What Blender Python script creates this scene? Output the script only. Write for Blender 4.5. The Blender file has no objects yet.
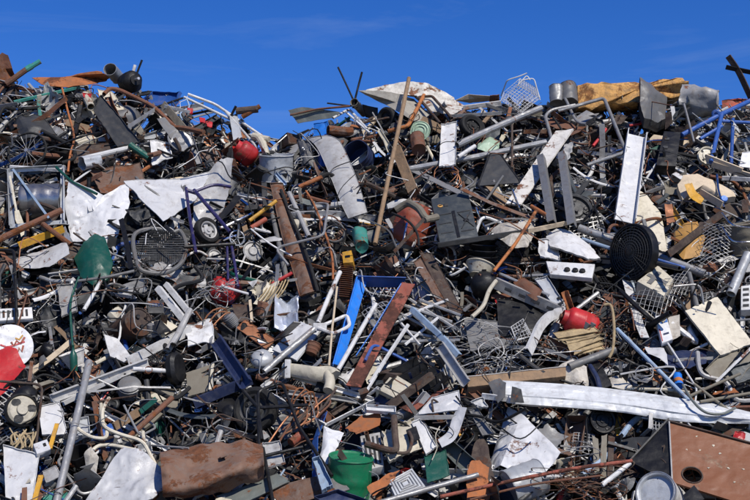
import bpy, bmesh, math, random
from mathutils import Vector, Matrix, noise
from mathutils.bvhtree import BVHTree

V = Vector
SC = bpy.context.scene
COL = SC.collection
R = random.Random(7)

# ------------------------------------------------------------------ camera
CAM = V((0.0, 0.0, 2.2))
PITCH = math.radians(8.0)
FPX = 1266.0                      # focal length in pixels of a 750 px wide picture
cd = bpy.data.cameras.new('camera')
cam = bpy.data.objects.new('camera', cd)
COL.objects.link(cam)
cam.location = CAM
cam.rotation_euler = (math.pi / 2 + PITCH, 0, 0)
cd.sensor_width = 36.0
cd.lens = 36.0 * FPX / 750.0
cd.clip_end = 5000.0
SC.camera = cam

# ------------------------------------------------------------------ sky and sun
SUN_EL = math.radians(47.0)
SUN_AZ = math.radians(148.0)      # clockwise from +Y (the viewing direction): behind the camera, to its right
w = bpy.data.worlds.new('World')
SC.world = w
w.use_nodes = True
wn, wl = w.node_tree.nodes, w.node_tree.links
wn.clear()
out = wn.new('ShaderNodeOutputWorld')
bg = wn.new('ShaderNodeBackground')
sky = wn.new('ShaderNodeTexSky')
sky.sky_type = 'NISHITA'
sky.sun_disc = False
sky.sun_elevation = SUN_EL
sky.sun_rotation = SUN_AZ
sky.altitude = 1500.0
sky.air_density = 1.0
sky.dust_density = 0.0
sky.ozone_density = 6.0
hsv = wn.new('ShaderNodeHueSaturation')
hsv.inputs['Hue'].default_value = 0.517
hsv.inputs['Saturation'].default_value = 1.27
hsv.inputs['Value'].default_value = 1.0
# thin cirrus wisps over the whole sky
tc = wn.new('ShaderNodeTexCoord')
mp = wn.new('ShaderNodeMapping')
mp.inputs['Scale'].default_value = (2.2, 2.2, 15.0)
mp.inputs['Rotation'].default_value = (0.05, -0.12, 0.3)
nz = wn.new('ShaderNodeTexNoise')
nz.inputs['Scale'].default_value = 1.6
nz.inputs['Detail'].default_value = 6
nz.inputs['Roughness'].default_value = 0.62
nz.inputs['Distortion'].default_value = 0.6
rmp = wn.new('ShaderNodeValToRGB')
rmp.color_ramp.elements[0].position = 0.53
rmp.color_ramp.elements[0].color = (0, 0, 0, 1)
rmp.color_ramp.elements[1].position = 0.85
rmp.color_ramp.elements[1].color = (0.15, 0.15, 0.15, 1)
mixc = wn.new('ShaderNodeMix')
mixc.data_type = 'RGBA'
wl.new(tc.outputs['Generated'], mp.inputs['Vector'])
wl.new(mp.outputs['Vector'], nz.inputs['Vector'])
wl.new(nz.outputs['Fac'], rmp.inputs['Fac'])
wl.new(sky.outputs['Color'], hsv.inputs['Color'])
wl.new(rmp.outputs['Color'], mixc.inputs['Factor'])
wl.new(hsv.outputs['Color'], mixc.inputs['A'])
mixc.inputs['B'].default_value = (4.2, 5.0, 6.2, 1)
wl.new(mixc.outputs['Result'], bg.inputs['Color'])
bg.inputs['Strength'].default_value = 0.13
wl.new(bg.outputs['Background'], out.inputs['Surface'])

sd = bpy.data.lights.new('sun', 'SUN')
sd.energy = 5.0
sd.angle = math.radians(0.5)
sd.color = (1.0, 0.945, 0.87)
sun = bpy.data.objects.new('sun', sd)
COL.objects.link(sun)
sdir = V((math.sin(SUN_AZ) * math.cos(SUN_EL), math.cos(SUN_AZ) * math.cos(SUN_EL), math.sin(SUN_EL)))
sun.rotation_euler = sdir.to_track_quat('Z', 'Y').to_euler()
sun.location = sdir * 40

SC.view_settings.view_transform = 'Standard'
SC.view_settings.look = 'None'
SC.view_settings.exposure = 0.0
SC.view_settings.gamma = 1.0
SC.view_settings.use_curve_mapping = False
SC.render.engine = 'CYCLES'
SC.cycles.use_denoising = True
SC.cycles.max_bounces = 6

# ------------------------------------------------------------------ the heap's shape
Y0, YC = 8.3, 14.2
_f = V((0, math.cos(PITCH), math.sin(PITCH)))
_u = V((0, -math.sin(PITCH), math.cos(PITCH)))


def ray(px, py):
    return _f + V((1, 0, 0)) * ((px - 375) / FPX) + _u * ((250 - py) / FPX)


def at_y(px, py, y):
    d = ray(px, py)
    return CAM + d * (y / d.y)


SKYLINE = [(-400, 95), (-120, 92), (0, 92), (40, 96), (90, 96), (140, 102), (185, 112), (230, 130), (262, 142), (300, 148), (330, 134),
           (365, 128), (410, 124), (460, 116), (500, 114), (560, 108), (620, 106), (690, 106), (730, 112), (780, 108), (1200, 110)]
_crest = [(at_y(a, b, YC).x, at_y(a, b, YC).z) for a, b in SKYLINE]


def lerp_table(tab, x):
    if x <= tab[0][0]:
        return tab[0][1]
    for (x0, z0), (x1, z1) in zip(tab, tab[1:]):
        if x <= x1:
            return z0 + (z1 - z0) * (x - x0) / (x1 - x0)
    return tab[-1][1]


def sstep(a, b, x):
    t = min(1, max(0, (x - a) / (b - a)))
    return t * t * (3 - 2 * t)


def smin(a, b, k):
    t = max(0, min(1, 0.5 + 0.5 * (b - a) / k))
    return b + (a - b) * t - k * t * (1 - t)


def heap(x, y):
    zc = lerp_table(_crest, x) + 0.02
    t = (y - Y0) / (YC - Y0)
    z = zc * t + 0.16 * noise.noise(V((x * 0.9, y * 0.9, 3.1))) * min(1, max(0, (YC - y) / 1.5))
    z = smin(z, zc - 0.06 * (y - YC) + 0.04, 0.3)
    z = smin(z, (20.5 - y) * 1.1, 0.8)
    z *= 1 - sstep(8.5, 14.5, abs(x))
    return z


def P(px, py, l=0.2):
    """Point where the line of sight meets the heap face raised by l metres (l >= 5: a depth in metres instead)."""
    if l >= 5:
        return at_y(px, py, l)
    l -= 0.62 * min(1.05, max(0.0, (py - 130) / 350))
    d = ray(px, py)
    y = 7.0
    prev = y
    while y < YC + 0.6:
        q = CAM + d * (y / d.y)
        if q.z <= heap(q.x, q.y) + l:
            a, b = prev, y
            for _ in range(14):
                m = (a + b) / 2
                q = CAM + d * (m / d.y)
                if q.z <= heap(q.x, q.y) + l:
                    b = m
                else:
                    a = m
            return CAM + d * (b / d.y)
        prev = y
        y += 0.06
    return at_y(px, py, YC - l * 0.8)


def PP(pts):
    return [P(*p) for p in pts]


def m_of(px, p):
    """metres that px picture pixels span at point p"""
    return px * (p - CAM).dot(_f) / FPX


def project(p):
    q = p - CAM
    d = q.dot(_f)
    return 375 + FPX * q.x / d, 250 - FPX * q.dot(_u) / d


def hnormal(x, y):
    e = 0.15
    n = V((heap(x - e, y) - heap(x + e, y), heap(x, y - e) - heap(x, y + e), 2 * e))
    return n.normalized()


# ------------------------------------------------------------------ materials
MAT = {}


def paint(name, col, rough=0.5, metal=0.0, rust=0.0, dirt=0.3, bump=0.25, var=0.22, spec=0.5,
          rustcol=(0.17, 0.06, 0.022), dirtcol=(0.125, 0.094, 0.066), dent=0.45):
    m = bpy.data.materials.new(name)
    m.use_nodes = True
    n, l = m.node_tree.nodes, m.node_tree.links
    b = n['Principled BSDF']
    tc = n.new('ShaderNodeTexCoord')
    oi = n.new('ShaderNodeObjectInfo')
    add = n.new('ShaderNodeVectorMath'); add.operation = 'ADD'
    sc = n.new('ShaderNodeVectorMath'); sc.operation = 'SCALE'
    comb = n.new('ShaderNodeCombineXYZ')
    for i in range(3):
        l.new(oi.outputs['Random'], comb.inputs[i])
    l.new(comb.outputs[0], sc.inputs[0]); sc.inputs['Scale'].default_value = 37.0
    l.new(tc.outputs['Object'], add.inputs[0]); l.new(sc.outputs[0], add.inputs[1])

    def nz(scale, detail, ro=0.6, dist=0.0):
        t = n.new('ShaderNodeTexNoise')
        t.inputs['Scale'].default_value = scale
        t.inputs['Detail'].default_value = detail
        t.inputs['Roughness'].default_value = ro
        t.inputs['Distortion'].default_value = dist
        l.new(add.outputs[0], t.inputs['Vector'])
        return t

    def ramp(src, a, c, lo=0.0, hi=1.0):
        r = n.new('ShaderNodeMapRange')
        r.inputs['From Min'].default_value = a
        r.inputs['From Max'].default_value = c
        r.inputs['To Min'].default_value = lo
        r.inputs['To Max'].default_value = hi
        r.clamp = True
        l.new(src, r.inputs['Value'])
        return r.outputs[0]

    def mix(fac, a, c, mode='MIX'):
        x = n.new('ShaderNodeMix'); x.data_type = 'RGBA'; x.blend_type = mode
        if isinstance(fac, float):
            x.inputs['Factor'].default_value = fac
        else:
            l.new(fac, x.inputs['Factor'])
        for k, s in (('A', a), ('B', c)):
            if isinstance(s, tuple):
                x.inputs[k].default_value = (*s, 1)
            else:
                l.new(s, x.inputs[k])
        return x.outputs['Result']

    h = n.new('ShaderNodeHueSaturation')
    h.inputs['Color'].default_value = (*col, 1)
    l.new(ramp(oi.outputs['Random'], 0, 1, 1 - var, 1 + var * 0.8), h.inputs['Value'])
    c = h.outputs['Color']
    big = nz(4.5, 5, 0.65, 0.4)
    fine = nz(38, 5, 0.7)
    mot = nz(14, 6, 0.7, 0.2)
    # slow tone variation
    c = mix(ramp(big.outputs['Fac'], 0.3, 0.75, 0.0, 0.35), c, tuple(x * 0.62 for x in col))
    if dirt > 0:
        c = mix(ramp(mot.outputs['Fac'], 0.60 - 0.3 * dirt, 0.80 - 0.3 * dirt, 0.0, 0.28 + 0.6 * dirt), c, dirtcol)
        c = mix(ramp(fine.outputs['Fac'], 0.62, 0.72, 0.0, 0.55 * dirt), c, tuple(x * 0.5 for x in dirtcol))
    # scuffs and run marks: stretched stains
    mpn = n.new('ShaderNodeMapping')
    mpn.inputs['Scale'].default_value = (26, 4, 3)
    mpn.inputs['Rotation'].default_value = (0.4, 0.3, 0.9)
    l.new(add.outputs[0], mpn.inputs['Vector'])
    stk = n.new('ShaderNodeTexNoise')
    stk.inputs['Scale'].default_value = 1.0
    stk.inputs['Detail'].default_value = 5
    stk.inputs['Roughness'].default_value = 0.7
    l.new(mpn.outputs[0], stk.inputs['Vector'])
    c = mix(ramp(stk.outputs['Fac'], 0.54, 0.70, 0.0, 0.25 + 0.5 * dirt), c, tuple(x * 0.55 + y * 0.25 for x, y in zip(col, dirtcol)))
    rmask = None
    if rust > 0:
        sep = n.new('ShaderNodeMath'); sep.operation = 'MULTIPLY_ADD'
        l.new(fine.outputs['Fac'], sep.inputs[0]); sep.inputs[1].default_value = 0.35
        l.new(big.outputs['Fac'], sep.inputs[2])
        e = 0.93 - 0.38 * rust
        rmask = ramp(sep.outputs[0], e - 0.04, e + 0.025)
        rc = mix(ramp(mot.outputs['Fac'], 0.35, 0.65), rustcol, tuple(x * 0.4 for x in rustcol))
        c = mix(rmask, c, rc)
        l.new(ramp(rmask, 0, 1, metal, 0.0), b.inputs['Metallic'])
    else:
        b.inputs['Metallic'].default_value = metal
    l.new(c, b.inputs['Base Color'])
    rr = n.new('ShaderNodeMath'); rr.operation = 'ADD'
    l.new(ramp(mot.outputs['Fac'], 0.3, 0.7, rough - 0.1, min(0.95, rough + 0.18)), rr.inputs[0])
    if rmask is not None:
        l.new(ramp(rmask, 0, 1, 0.0, 0.3), rr.inputs[1])
    else:
        rr.inputs[1].default_value = 0.0
    rr.use_clamp = True
    l.new(rr.outputs[0], b.inputs['Roughness'])
    b.inputs['Specular IOR Level'].default_value = spec
    bp = n.new('ShaderNodeBump')
    bp.inputs['Strength'].default_value = bump
    bp.inputs['Distance'].default_value = 0.012
    hh = n.new('ShaderNodeMath'); hh.operation = 'ADD'
    l.new(mot.outputs['Fac'], hh.inputs[0])
    l.new(ramp(fine.outputs['Fac'], 0, 1, 0, 0.5), hh.inputs[1])
    l.new(hh.outputs[0], bp.inputs['Height'])
    den = nz(6.5, 1.5, 0.5, 0.3)
    b2 = n.new('ShaderNodeBump')
    b2.inputs['Strength'].default_value = dent
    b2.inputs['Distance'].default_value = 0.05
    l.new(den.outputs['Fac'], b2.inputs['Height'])
    l.new(b2.outputs['Normal'], bp.inputs['Normal'])
    l.new(bp.outputs['Normal'], b.inputs['Normal'])
    MAT[name] = m
    return m


paint('white', (0.57, 0.565, 0.545), 0.45, rust=0.22, dirt=0.30)
paint('white_clean', (0.60, 0.60, 0.595), 0.38, rust=0.18, dirt=0.22, bump=0.25, dent=1.0)
paint('skywhite', (0.53, 0.54, 0.535), 0.36, rust=0.12, dirt=0.26, bump=0.2, dent=1.0)
paint('shadedcream', (0.37, 0.345, 0.29), 0.6, rust=0.25, dirt=0.4)  # bonnet cream darkened: the underside's shade is put into the colour
paint('white_rusty', (0.58, 0.555, 0.50), 0.5, rust=0.36, dirt=0.36)
paint('bonnetwhite', (0.56, 0.53, 0.46), 0.5, rust=0.5, dirt=0.42, rustcol=(0.22, 0.09, 0.04))
paint('cream', (0.54, 0.49, 0.375), 0.48, rust=0.2, dirt=0.34)
paint('lightgrey', (0.36, 0.355, 0.34), 0.45, 0.1, rust=0.22, dirt=0.38)
paint('lavender', (0.40, 0.415, 0.425), 0.42, 0.1, rust=0.18, dirt=0.3)  # pale grey; white pieces that use it carry their shade in the colour
paint('galvanised', (0.285, 0.285, 0.28), 0.42, 0.35, rust=0.2, dirt=0.35)
paint('steel', (0.46, 0.455, 0.44), 0.34, 0.6, rust=0.2, dirt=0.3)
paint('drumsteel', (0.34, 0.335, 0.33), 0.3, 0.85, rust=0.0, dirt=0.3, bump=0.1, dent=0.25)
paint('chrome', (0.62, 0.63, 0.64), 0.14, 1.0, rust=0.0, dirt=0.15, bump=0.1)
paint('grey', (0.13, 0.13, 0.127), 0.5, 0.1, rust=0.2, dirt=0.35)
paint('greygreen', (0.135, 0.15, 0.135), 0.5, 0.1, rust=0.2, dirt=0.3)
paint('slate', (0.048, 0.056, 0.058), 0.46, 0.1, rust=0.08, dirt=0.22, dirtcol=(0.10, 0.10, 0.09))
paint('darkgrey', (0.036, 0.037, 0.037), 0.5, 0.0, rust=0.2, dirt=0.3, spec=0.35, dirtcol=(0.07, 0.06, 0.05))
paint('black', (0.009, 0.009, 0.0095), 0.45, 0.0, rust=0.0, dirt=0.2, dirtcol=(0.035, 0.032, 0.028), spec=0.3)
paint('rubber', (0.013, 0.013, 0.013), 0.72, 0.0, rust=0.0, dirt=0.35, dirtcol=(0.05, 0.046, 0.04), spec=0.25)
paint('rust', (0.15, 0.058, 0.030), 0.85, 0.0, rust=0.45, dirt=0.45, rustcol=(0.22, 0.075, 0.022), bump=0.6, dent=.7)
paint('rustdark', (0.045, 0.028, 0.021), 0.8, 0.0, rust=0.45, dirt=0.5, rustcol=(0.085, 0.036, 0.018), bump=0.5, dent=.6)
paint('rustbrown', (0.145, 0.078, 0.048), 0.72, 0.0, rust=0.5, dirt=0.42, rustcol=(0.17, 0.062, 0.024), dirtcol=(0.15, 0.135, 0.12), bump=0.5, dent=.8)
paint('rustred', (0.26, 0.065, 0.038), 0.75, 0.0, rust=0.6, dirt=0.4, rustcol=(0.11, 0.04, 0.025), bump=0.6, dent=.7)
paint('orangerust', (0.31, 0.10, 0.028), 0.8, 0.0, rust=0.45, dirt=0.4, rustcol=(0.15, 0.05, 0.02), bump=0.5, dent=.7)
paint('brownpaint', (0.215, 0.078, 0.030), 0.55, 0.0, rust=0.24, dirt=0.12, rustcol=(0.30, 0.19, 0.12), dirtcol=(0.10, 0.05, 0.03), bump=0.25, dent=.5)
paint('wood', (0.235, 0.15, 0.082), 0.8, 0.0, dirt=0.5, bump=0.7)
paint('paleboard', (0.52, 0.42, 0.29), 0.75, 0.0, dirt=0.3, bump=0.4)
paint('foam', (0.58, 0.31, 0.09), 0.9, 0.0, rust=0.5, dirt=0.55, rustcol=(0.30, 0.13, 0.04), bump=1.0, dent=1.0)
paint('red', (0.42, 0.018, 0.018), 0.45, 0.0, rust=0.26, dirt=0.34, dirtcol=(0.16, 0.03, 0.025))
paint('redorange', (0.30, 0.055, 0.024), 0.55, 0.0, rust=0.4, dirt=0.45)
paint('green', (0.006, 0.17, 0.07), 0.45, 0.0, rust=0.24, dirt=0.38, dirtcol=(0.05, 0.10, 0.06))
paint('darkgreen', (0.005, 0.068, 0.045), 0.4, 0.0, rust=0.0, dirt=0.2, dirtcol=(0.04, 0.06, 0.05))
paint('palegreen', (0.34, 0.46, 0.32), 0.5, 0.0, rust=0.2, dirt=0.3)
paint('mint', (0.04, 0.25, 0.20), 0.55, 0.0, rust=0.35, dirt=0.4)
paint('blue', (0.012, 0.155, 0.56), 0.45, 0.0, rust=0.26, dirt=0.34, dirtcol=(0.06, 0.10, 0.17))
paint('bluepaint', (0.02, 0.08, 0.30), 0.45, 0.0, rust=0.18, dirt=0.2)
paint('navy', (0.018, 0.028, 0.075), 0.45, 0.0, rust=0.12, dirt=0.2, dirtcol=(0.08, 0.08, 0.09))
paint('purple', (0.022, 0.018, 0.085), 0.42, 0.0, rust=0.15, dirt=0.3)
paint('paleblue', (0.27, 0.36, 0.47), 0.45, 0.0, rust=0.15, dirt=0.3)
paint('yellow', (0.52, 0.27, 0.02), 0.55, 0.0, rust=0.32, dirt=0.4)
paint('orange', (0.46, 0.15, 0.03), 0.6, 0.0, rust=0.4, dirt=0.4)
paint('ochre', (0.42, 0.22, 0.05), 0.6, 0.0, rust=0.2, dirt=0.3)
paint('copper', (0.40, 0.17, 0.08), 0.5, 0.5, rust=0.2, dirt=0.3)
paint('straw', (0.40, 0.30, 0.16), 0.85, 0.0, dirt=0.5, bump=0.6)
paint('cloth', (0.50, 0.46, 0.39), 0.9, 0.0, dirt=0.45, bump=0.6)
paint('foil', (0.72, 0.76, 0.82), 0.28, 0.5, dirt=0.05, bump=0.05, dent=.8)
paint('olive', (0.17, 0.15, 0.11), 0.65, 0.0, rust=0.25, dirt=0.3)
paint('core', (0.022, 0.018, 0.015), 0.95, 0.0, rust=0.4, dirt=0.4, rustcol=(0.05, 0.022, 0.012), bump=1.0, var=0)  # earth and rust, coloured near black to paint in the shade of deep gaps
paint('dirt', (0.12, 0.095, 0.07), 0.95, 0.0, dirt=0.5, bump=0.8, var=0)

WORD = {'white': 'white', 'white_clean': 'white', 'white_rusty': 'rust-flecked white', 'cream': 'cream', 'lightgrey': 'light grey', 'lavender': 'pale grey', 'skywhite': 'bluish white', 'shadedcream': 'shade-toned cream',
        'galvanised': 'galvanised grey', 'steel': 'bare steel', 'chrome': 'chromed', 'grey': 'grey', 'greygreen': 'grey-green', 'slate': 'slate grey',
        'darkgrey': 'dark grey', 'black': 'black', 'rubber': 'dull black', 'rust': 'rusty', 'rustdark': 'dark rusty', 'rustbrown': 'brown rusted',
        'rustred': 'reddish rusted', 'orangerust': 'orange rusted', 'wood': 'brown wooden', 'paleboard': 'pale wooden', 'red': 'red', 'green': 'green',
        'darkgreen': 'dark green', 'mint': 'mint green', 'blue': 'bright blue', 'bluepaint': 'blue', 'navy': 'navy', 'yellow': 'yellow', 'orange': 'orange',
        'copper': 'copper brown', 'olive': 'olive brown', 'paleblue': 'pale blue', 'redorange': 'orange-red', 'ochre': 'ochre'}


# ------------------------------------------------------------------ mesh building
def frames(pts, up=None, closed=False):
    n = len(pts)
    T = []
    for i in range(n):
        if closed:
            t = pts[(i + 1) % n] - pts[i - 1]
        else:
            t = pts[min(i + 1, n - 1)] - pts[max(i - 1, 0)]
        T.append(t.normalized() if t.length > 1e-9 else V((0, 0, 1)))
    a = up or (V((0, 0, 1)) if abs(T[0].z) < 0.9 else V((1, 0, 0)))
    N = (a - T[0] * a.dot(T[0])).normalized()
    out = []
    for i in range(n):
        N = N - T[i] * N.dot(T[i])
        N = N.normalized() if N.length > 1e-6 else T[i].orthogonal().normalized()
        out.append((T[i], N, T[i].cross(N)))
    return out


def fillet(pts, rad, k=4):
    out = [pts[0]]
    for i in range(1, len(pts) - 1):
        a, b, c = pts[i - 1], pts[i], pts[i + 1]
        d = min(rad, (a - b).length * 0.45, (c - b).length * 0.45)
        p, q = b + (a - b).normalized() * d, b + (c - b).normalized() * d
        for j in range(k + 1):
            t = j / k
            out.append(p * (1 - t) ** 2 + b * 2 * t * (1 - t) + q * t * t)
    out.append(pts[-1])
    return out


def smooth(pts, k=4, closed=False):
    n = len(pts)
    out = []
    for i in range(n if closed else n - 1):
        if closed:
            p0, p1, p2, p3 = pts[i - 1], pts[i], pts[(i + 1) % n], pts[(i + 2) % n]
        else:
            p0, p1, p2, p3 = pts[max(i - 1, 0)], pts[i], pts[i + 1], pts[min(i + 2, n - 1)]
        for j in range(k):
            t = j / k
            out.append(0.5 * ((2 * p1) + (p2 - p0) * t + (2 * p0 - 5 * p1 + 4 * p2 - p3) * t * t + (3 * p1 - p0 - 3 * p2 + p3) * t ** 3))
    if not closed:
        out.append(pts[-1])
    return out


class MB:
    def __init__(s):
        s.v, s.f = [], []

    def add(s, vs, fs):
        b = len(s.v)
        s.v.extend(vs)
        s.f.extend([tuple(b + i for i in f) for f in fs])
        return s

    def sweep(s, pts, prof, up=None, closed=False, cap=True, scale=None):
        F = frames(pts, up, closed)
        n, m = len(pts), len(prof)
        vs, fs = [], []
        for i, (p, (T, N, B)) in enumerate(zip(pts, F)):
            k = scale[i] if scale else 1.0
            vs += [p + N * (a * k) + B * (b * k) for a, b in prof]
        for i in range(n if closed else n - 1):
            j = (i + 1) % n
            for q in range(m):
                r = (q + 1) % m
                fs.append((i * m + q, i * m + r, j * m + r, j * m + q))
        if cap and not closed:
            fs.append(tuple(range(m - 1, -1, -1)))
            fs.append(tuple((n - 1) * m + q for q in range(m)))
        return s.add(vs, fs)

    def tube(s, pts, r, n=8, closed=False, hollow=0, scale=None):
        ring = [(r * math.cos(2 * math.pi * i / n), r * math.sin(2 * math.pi * i / n)) for i in range(n)]
        if not hollow:
            return s.sweep(pts, ring, closed=closed, scale=scale)
        # hollow pipe: outer skin, end rings and a bore going a little way in
        s.sweep(pts, ring, cap=False, scale=scale)
        F = frames(pts)
        for e, sg in ((0, 1), (len(pts) - 1, -1)):
            T, N, B = F[e]
            k = scale[e] if scale else 1
            ro, ri, dep = r * k, max(r * k - hollow, r * k * 0.5), min(0.25, 5 * r)
            vs = []
            for (rr, d) in ((ro, 0), (ri, 0), (ri, dep)):
                vs += [pts[e] + T * (sg * d) + N * (rr * math.cos(2 * math.pi * i / n)) + B * (rr * math.sin(2 * math.pi * i / n)) for i in range(n)]
            fs = []
            for lv in (0, 1):
                for i in range(n):
                    j = (i + 1) % n
                    q = (lv * n + i, lv * n + j, lv * n + n + j, lv * n + n + i)
                    fs.append(q if sg < 0 else q[::-1])
            q = tuple(2 * n + i for i in range(n))
            fs.append(q if sg > 0 else q[::-1])
            s.add(vs, fs)
        return s

    def lathe(s, A, axis, prof, n=24, warp=None, ref=None):
        T = axis.normalized()
        a = ref or (V((0, 0, 1)) if abs(T.z) < 0.9 else V((1, 0, 0)))
        N = (a - T * a.dot(T)).normalized()
        B = T.cross(N)
        vs, fs, rows = [], [], []
        for h, r in prof:
            if r <= 1e-6:
                rows.append([len(vs)] * n)
                vs.append(A + T * h)
            else:
                rows.append(list(range(len(vs), len(vs) + n)))
                for i in range(n):
                    th = 2 * math.pi * i / n
                    rr, hh = r, h
                    if warp:
                        rr, hh = warp(th, h, r)
                    vs.append(A + T * hh + (N * math.cos(th) + B * math.sin(th)) * rr)
        for a_, b_ in zip(rows, rows[1:]):
            for i in range(n):
                j = (i + 1) % n
                f = [a_[i], a_[j], b_[j], b_[i]]
                g = []
                for q in f:
                    if q not in g:
                        g.append(q)
                if len(g) > 2:
                    fs.append(tuple(g))
        return s.add(vs, fs)

    def box(s, o, ax, ay, az):
        vs = [o + ax * i + ay * j + az * k for k in (-.5, .5) for j in (-.5, .5) for i in (-.5, .5)]
        return s.add(vs, [(0, 2, 3, 1), (4, 5, 7, 6), (0, 1, 5, 4), (2, 6, 7, 3), (0, 4, 6, 2), (1, 3, 7, 5)])

    def slab(s, c, depth):
        """front face c (4 corners TL TR BR BL), going back from the viewer by depth"""
        n = (c[1] - c[0]).cross(c[3] - c[0]).normalized()
        if n.dot(c[0] - CAM) < 0:
            n = -n
        vs = list(c) + [p + n * depth for p in c]
        return s.add(vs, [(0, 3, 2, 1), (4, 5, 6, 7), (0, 1, 5, 4), (1, 2, 6, 5), (2, 3, 7, 6), (3, 0, 4, 7)])

    def grid(s, nu, nv, fn, th=0.003, lip=0.0, close_u=False):
        """sheet of nu x nv cells from fn(u, v) -> point, with thickness and optional folded lips"""
        W = nu + 1
        pts = [fn(i / nu, j / nv) for j in range(nv + 1) for i in range(W)]
        nor = []
        for j in range(nv + 1):
            for i in range(W):
                du = pts[j * W + min(i + 1, nu)] - pts[j * W + max(i - 1, 0)]
                dv = pts[min(j + 1, nv) * W + i] - pts[max(j - 1, 0) * W + i]
                k = du.cross(dv)
                nor.append(k.normalized() if k.length > 1e-12 else V((0, 0, 1)))
        N = len(pts)
        vs = pts + [p - n * th for p, n in zip(pts, nor)]
        fs = []
        for j in range(nv):
            for i in range(nu):
                a = j * W + i
                q = (a, a + 1, a + W + 1, a + W)
                fs.append(q)
                fs.append(tuple(N + x for x in q[::-1]))
        edge = [i for i in range(W)] + [j * W + nu for j in range(1, nv + 1)] + [nv * W + i for i in range(nu - 1, -1, -1)] + [j * W for j in range(nv - 1, 0, -1)]
        m = len(edge)
        if lip:
            b = len(vs)
            vs += [pts[e] - nor[e] * lip for e in edge]
            c = len(vs)
            cen = sum(pts, V((0, 0, 0))) / N
            vs += [pts[e] - nor[e] * lip + (cen - pts[e]).normalized() * max(th * 1.5, 0.006) for e in edge]
            for k in range(m):
                k2 = (k + 1) % m
                fs.append((edge[k2], edge[k], b + k, b + k2))
                fs.append((b + k2, b + k, c + k, c + k2))
                fs.append((c + k2, c + k, N + edge[k], N + edge[k2]))
        else:
            for k in range(m):
                a, c = edge[k], edge[(k + 1) % m]
                fs.append((c, a, N + a, N + c))
        return s.add(vs, fs)

    def mesh(s, name, at, angle=32, bevel=0.0):
        me = bpy.data.meshes.new(name)
        me.from_pydata([(p - at)[:] for p in s.v], [], s.f)
        bm = bmesh.new()
        bm.from_mesh(me)
        if bevel:
            ed = [e for e in bm.edges if len(e.link_faces) == 2 and e.calc_face_angle(0) > 0.6]
            bmesh.ops.bevel(bm, geom=ed, offset=bevel, segments=2, affect='EDGES', profile=0.6)
        bmesh.ops.recalc_face_normals(bm, faces=bm.faces)
        bm.to_mesh(me)
        bm.free()
        for p in me.polygons:
            p.use_smooth = True
        me.set_sharp_from_angle(angle=math.radians(angle))
        return me


def creases(seed, n, amp):
    r = random.Random(seed)
    L = []
    for _ in range(n):
        a = r.uniform(0, 2 * math.pi)
        L.append((math.cos(a), math.sin(a), r.uniform(-0.35, 0.45), r.uniform(-1, 1) * amp))
    ph = [r.uniform(0, 9) for _ in range(3)]

    def fn(u, v):
        z = 0
        for cx, cy, d, a in L:
            z += a * max(0.0, cx * (u - .5) + cy * (v - .5) - d)
        z += amp * 0.16 * noise.noise(V((u * 3.4 + ph[0], v * 3.4 + ph[1], ph[2]))) + amp * .05 * noise.noise(V((u * 9 + ph[1], v * 9 + ph[0], ph[2])))
        return z
    return fn


# ------------------------------------------------------------------ things and parts
HERO = []            # mesh objects of the single-out things (for keeping the clutter off them)
REFS = []            # (point, phrase) of easy-to-find things


def tag(o, label, cat, group=None, kind=None):
    if label:
        o['label'] = label
    if cat:
        o['category'] = cat
    if group:
        o['group'] = group
    if kind:
        o['kind'] = kind


def solo(name, label, cat, mb, mat, ref=None, group=None, bevel=0.0, angle=32, kind=None, hero=True):
    c = sum(mb.v, V((0, 0, 0))) / len(mb.v)
    me = mb.mesh(name, c, angle, bevel)
    me.materials.append(MAT[mat])
    o = bpy.data.objects.new(name, me)
    o.location = c
    COL.objects.link(o)
    tag(o, label, cat, group, kind)
    if hero:
        HERO.append(o)
    if ref:
        REFS.append((c, ref))
    return o


def thing(name, label, cat, at, ref=None, group=None):
    o = bpy.data.objects.new(name, None)
    o.empty_display_size = 0.1
    o.location = at
    COL.objects.link(o)
    tag(o, label, cat, group)
    if ref:
        REFS.append((V(at), ref))
    return o


def part(par, name, mb, mat, bevel=0.0, angle=32, label=None, kind=None):
    top = par
    off = V(par.location)
    while top.parent:
        top = top.parent
        off = off + V(top.location)
    me = mb.mesh(name, off, angle, bevel)
    me.materials.append(MAT[mat])
    o = bpy.data.objects.new(name, me)
    COL.objects.link(o)
    o.parent = par
    if label:
        o['label'] = label
    if kind:
        o['kind'] = kind
    HERO.append(o)
    return o


# ------------------------------------------------------------------ quick builders that take picture positions
def pipe(name, label, cat, mat, pts, dia, bend=0, hollow=True, n=10, ref=None, group=None, soft=False):
    q = PP(pts)
    r = m_of(dia, q[len(q) // 2]) / 2
    if soft:
        q = smooth(q, 6)
    elif len(q) > 2:
        q = fillet(q, bend or r * 4)
    else:
        a, b = q
        side = (b - a).orthogonal().normalized()
        sag = (b - a).length * R.uniform(-0.008, 0.008)
        q = [a.lerp(b, i / 6) + side * (sag * math.sin(math.pi * i / 6)) for i in range(7)]
    mb = MB().tube(q, r, n, hollow=(max(0.002, r * 0.18) if hollow and r > 0.009 else 0))
    return solo(name, label, cat, mb, mat, ref, group)


PROF = {
    'flat': lambda w, t: [(-w / 2, -t / 2), (w / 2, -t / 2), (w / 2, t / 2), (-w / 2, t / 2)],
    'L': lambda w, t: [(-w / 2, -w / 2), (w / 2, -w / 2), (w / 2, -w / 2 + t), (-w / 2 + t, -w / 2 + t), (-w / 2 + t, w / 2), (-w / 2, w / 2)],
    'C': lambda w, t: [(x, -y) for x, y in PROF['U'](w, t)][::-1],
    'U': lambda w, t: [(-w / 2, w * .4), (-w / 2, 0), (w / 2, 0), (w / 2, w * .4), (w / 2 - t, w * .4), (w / 2 - t, t), (-w / 2 + t, t), (-w / 2 + t, w * .4)],
}


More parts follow.
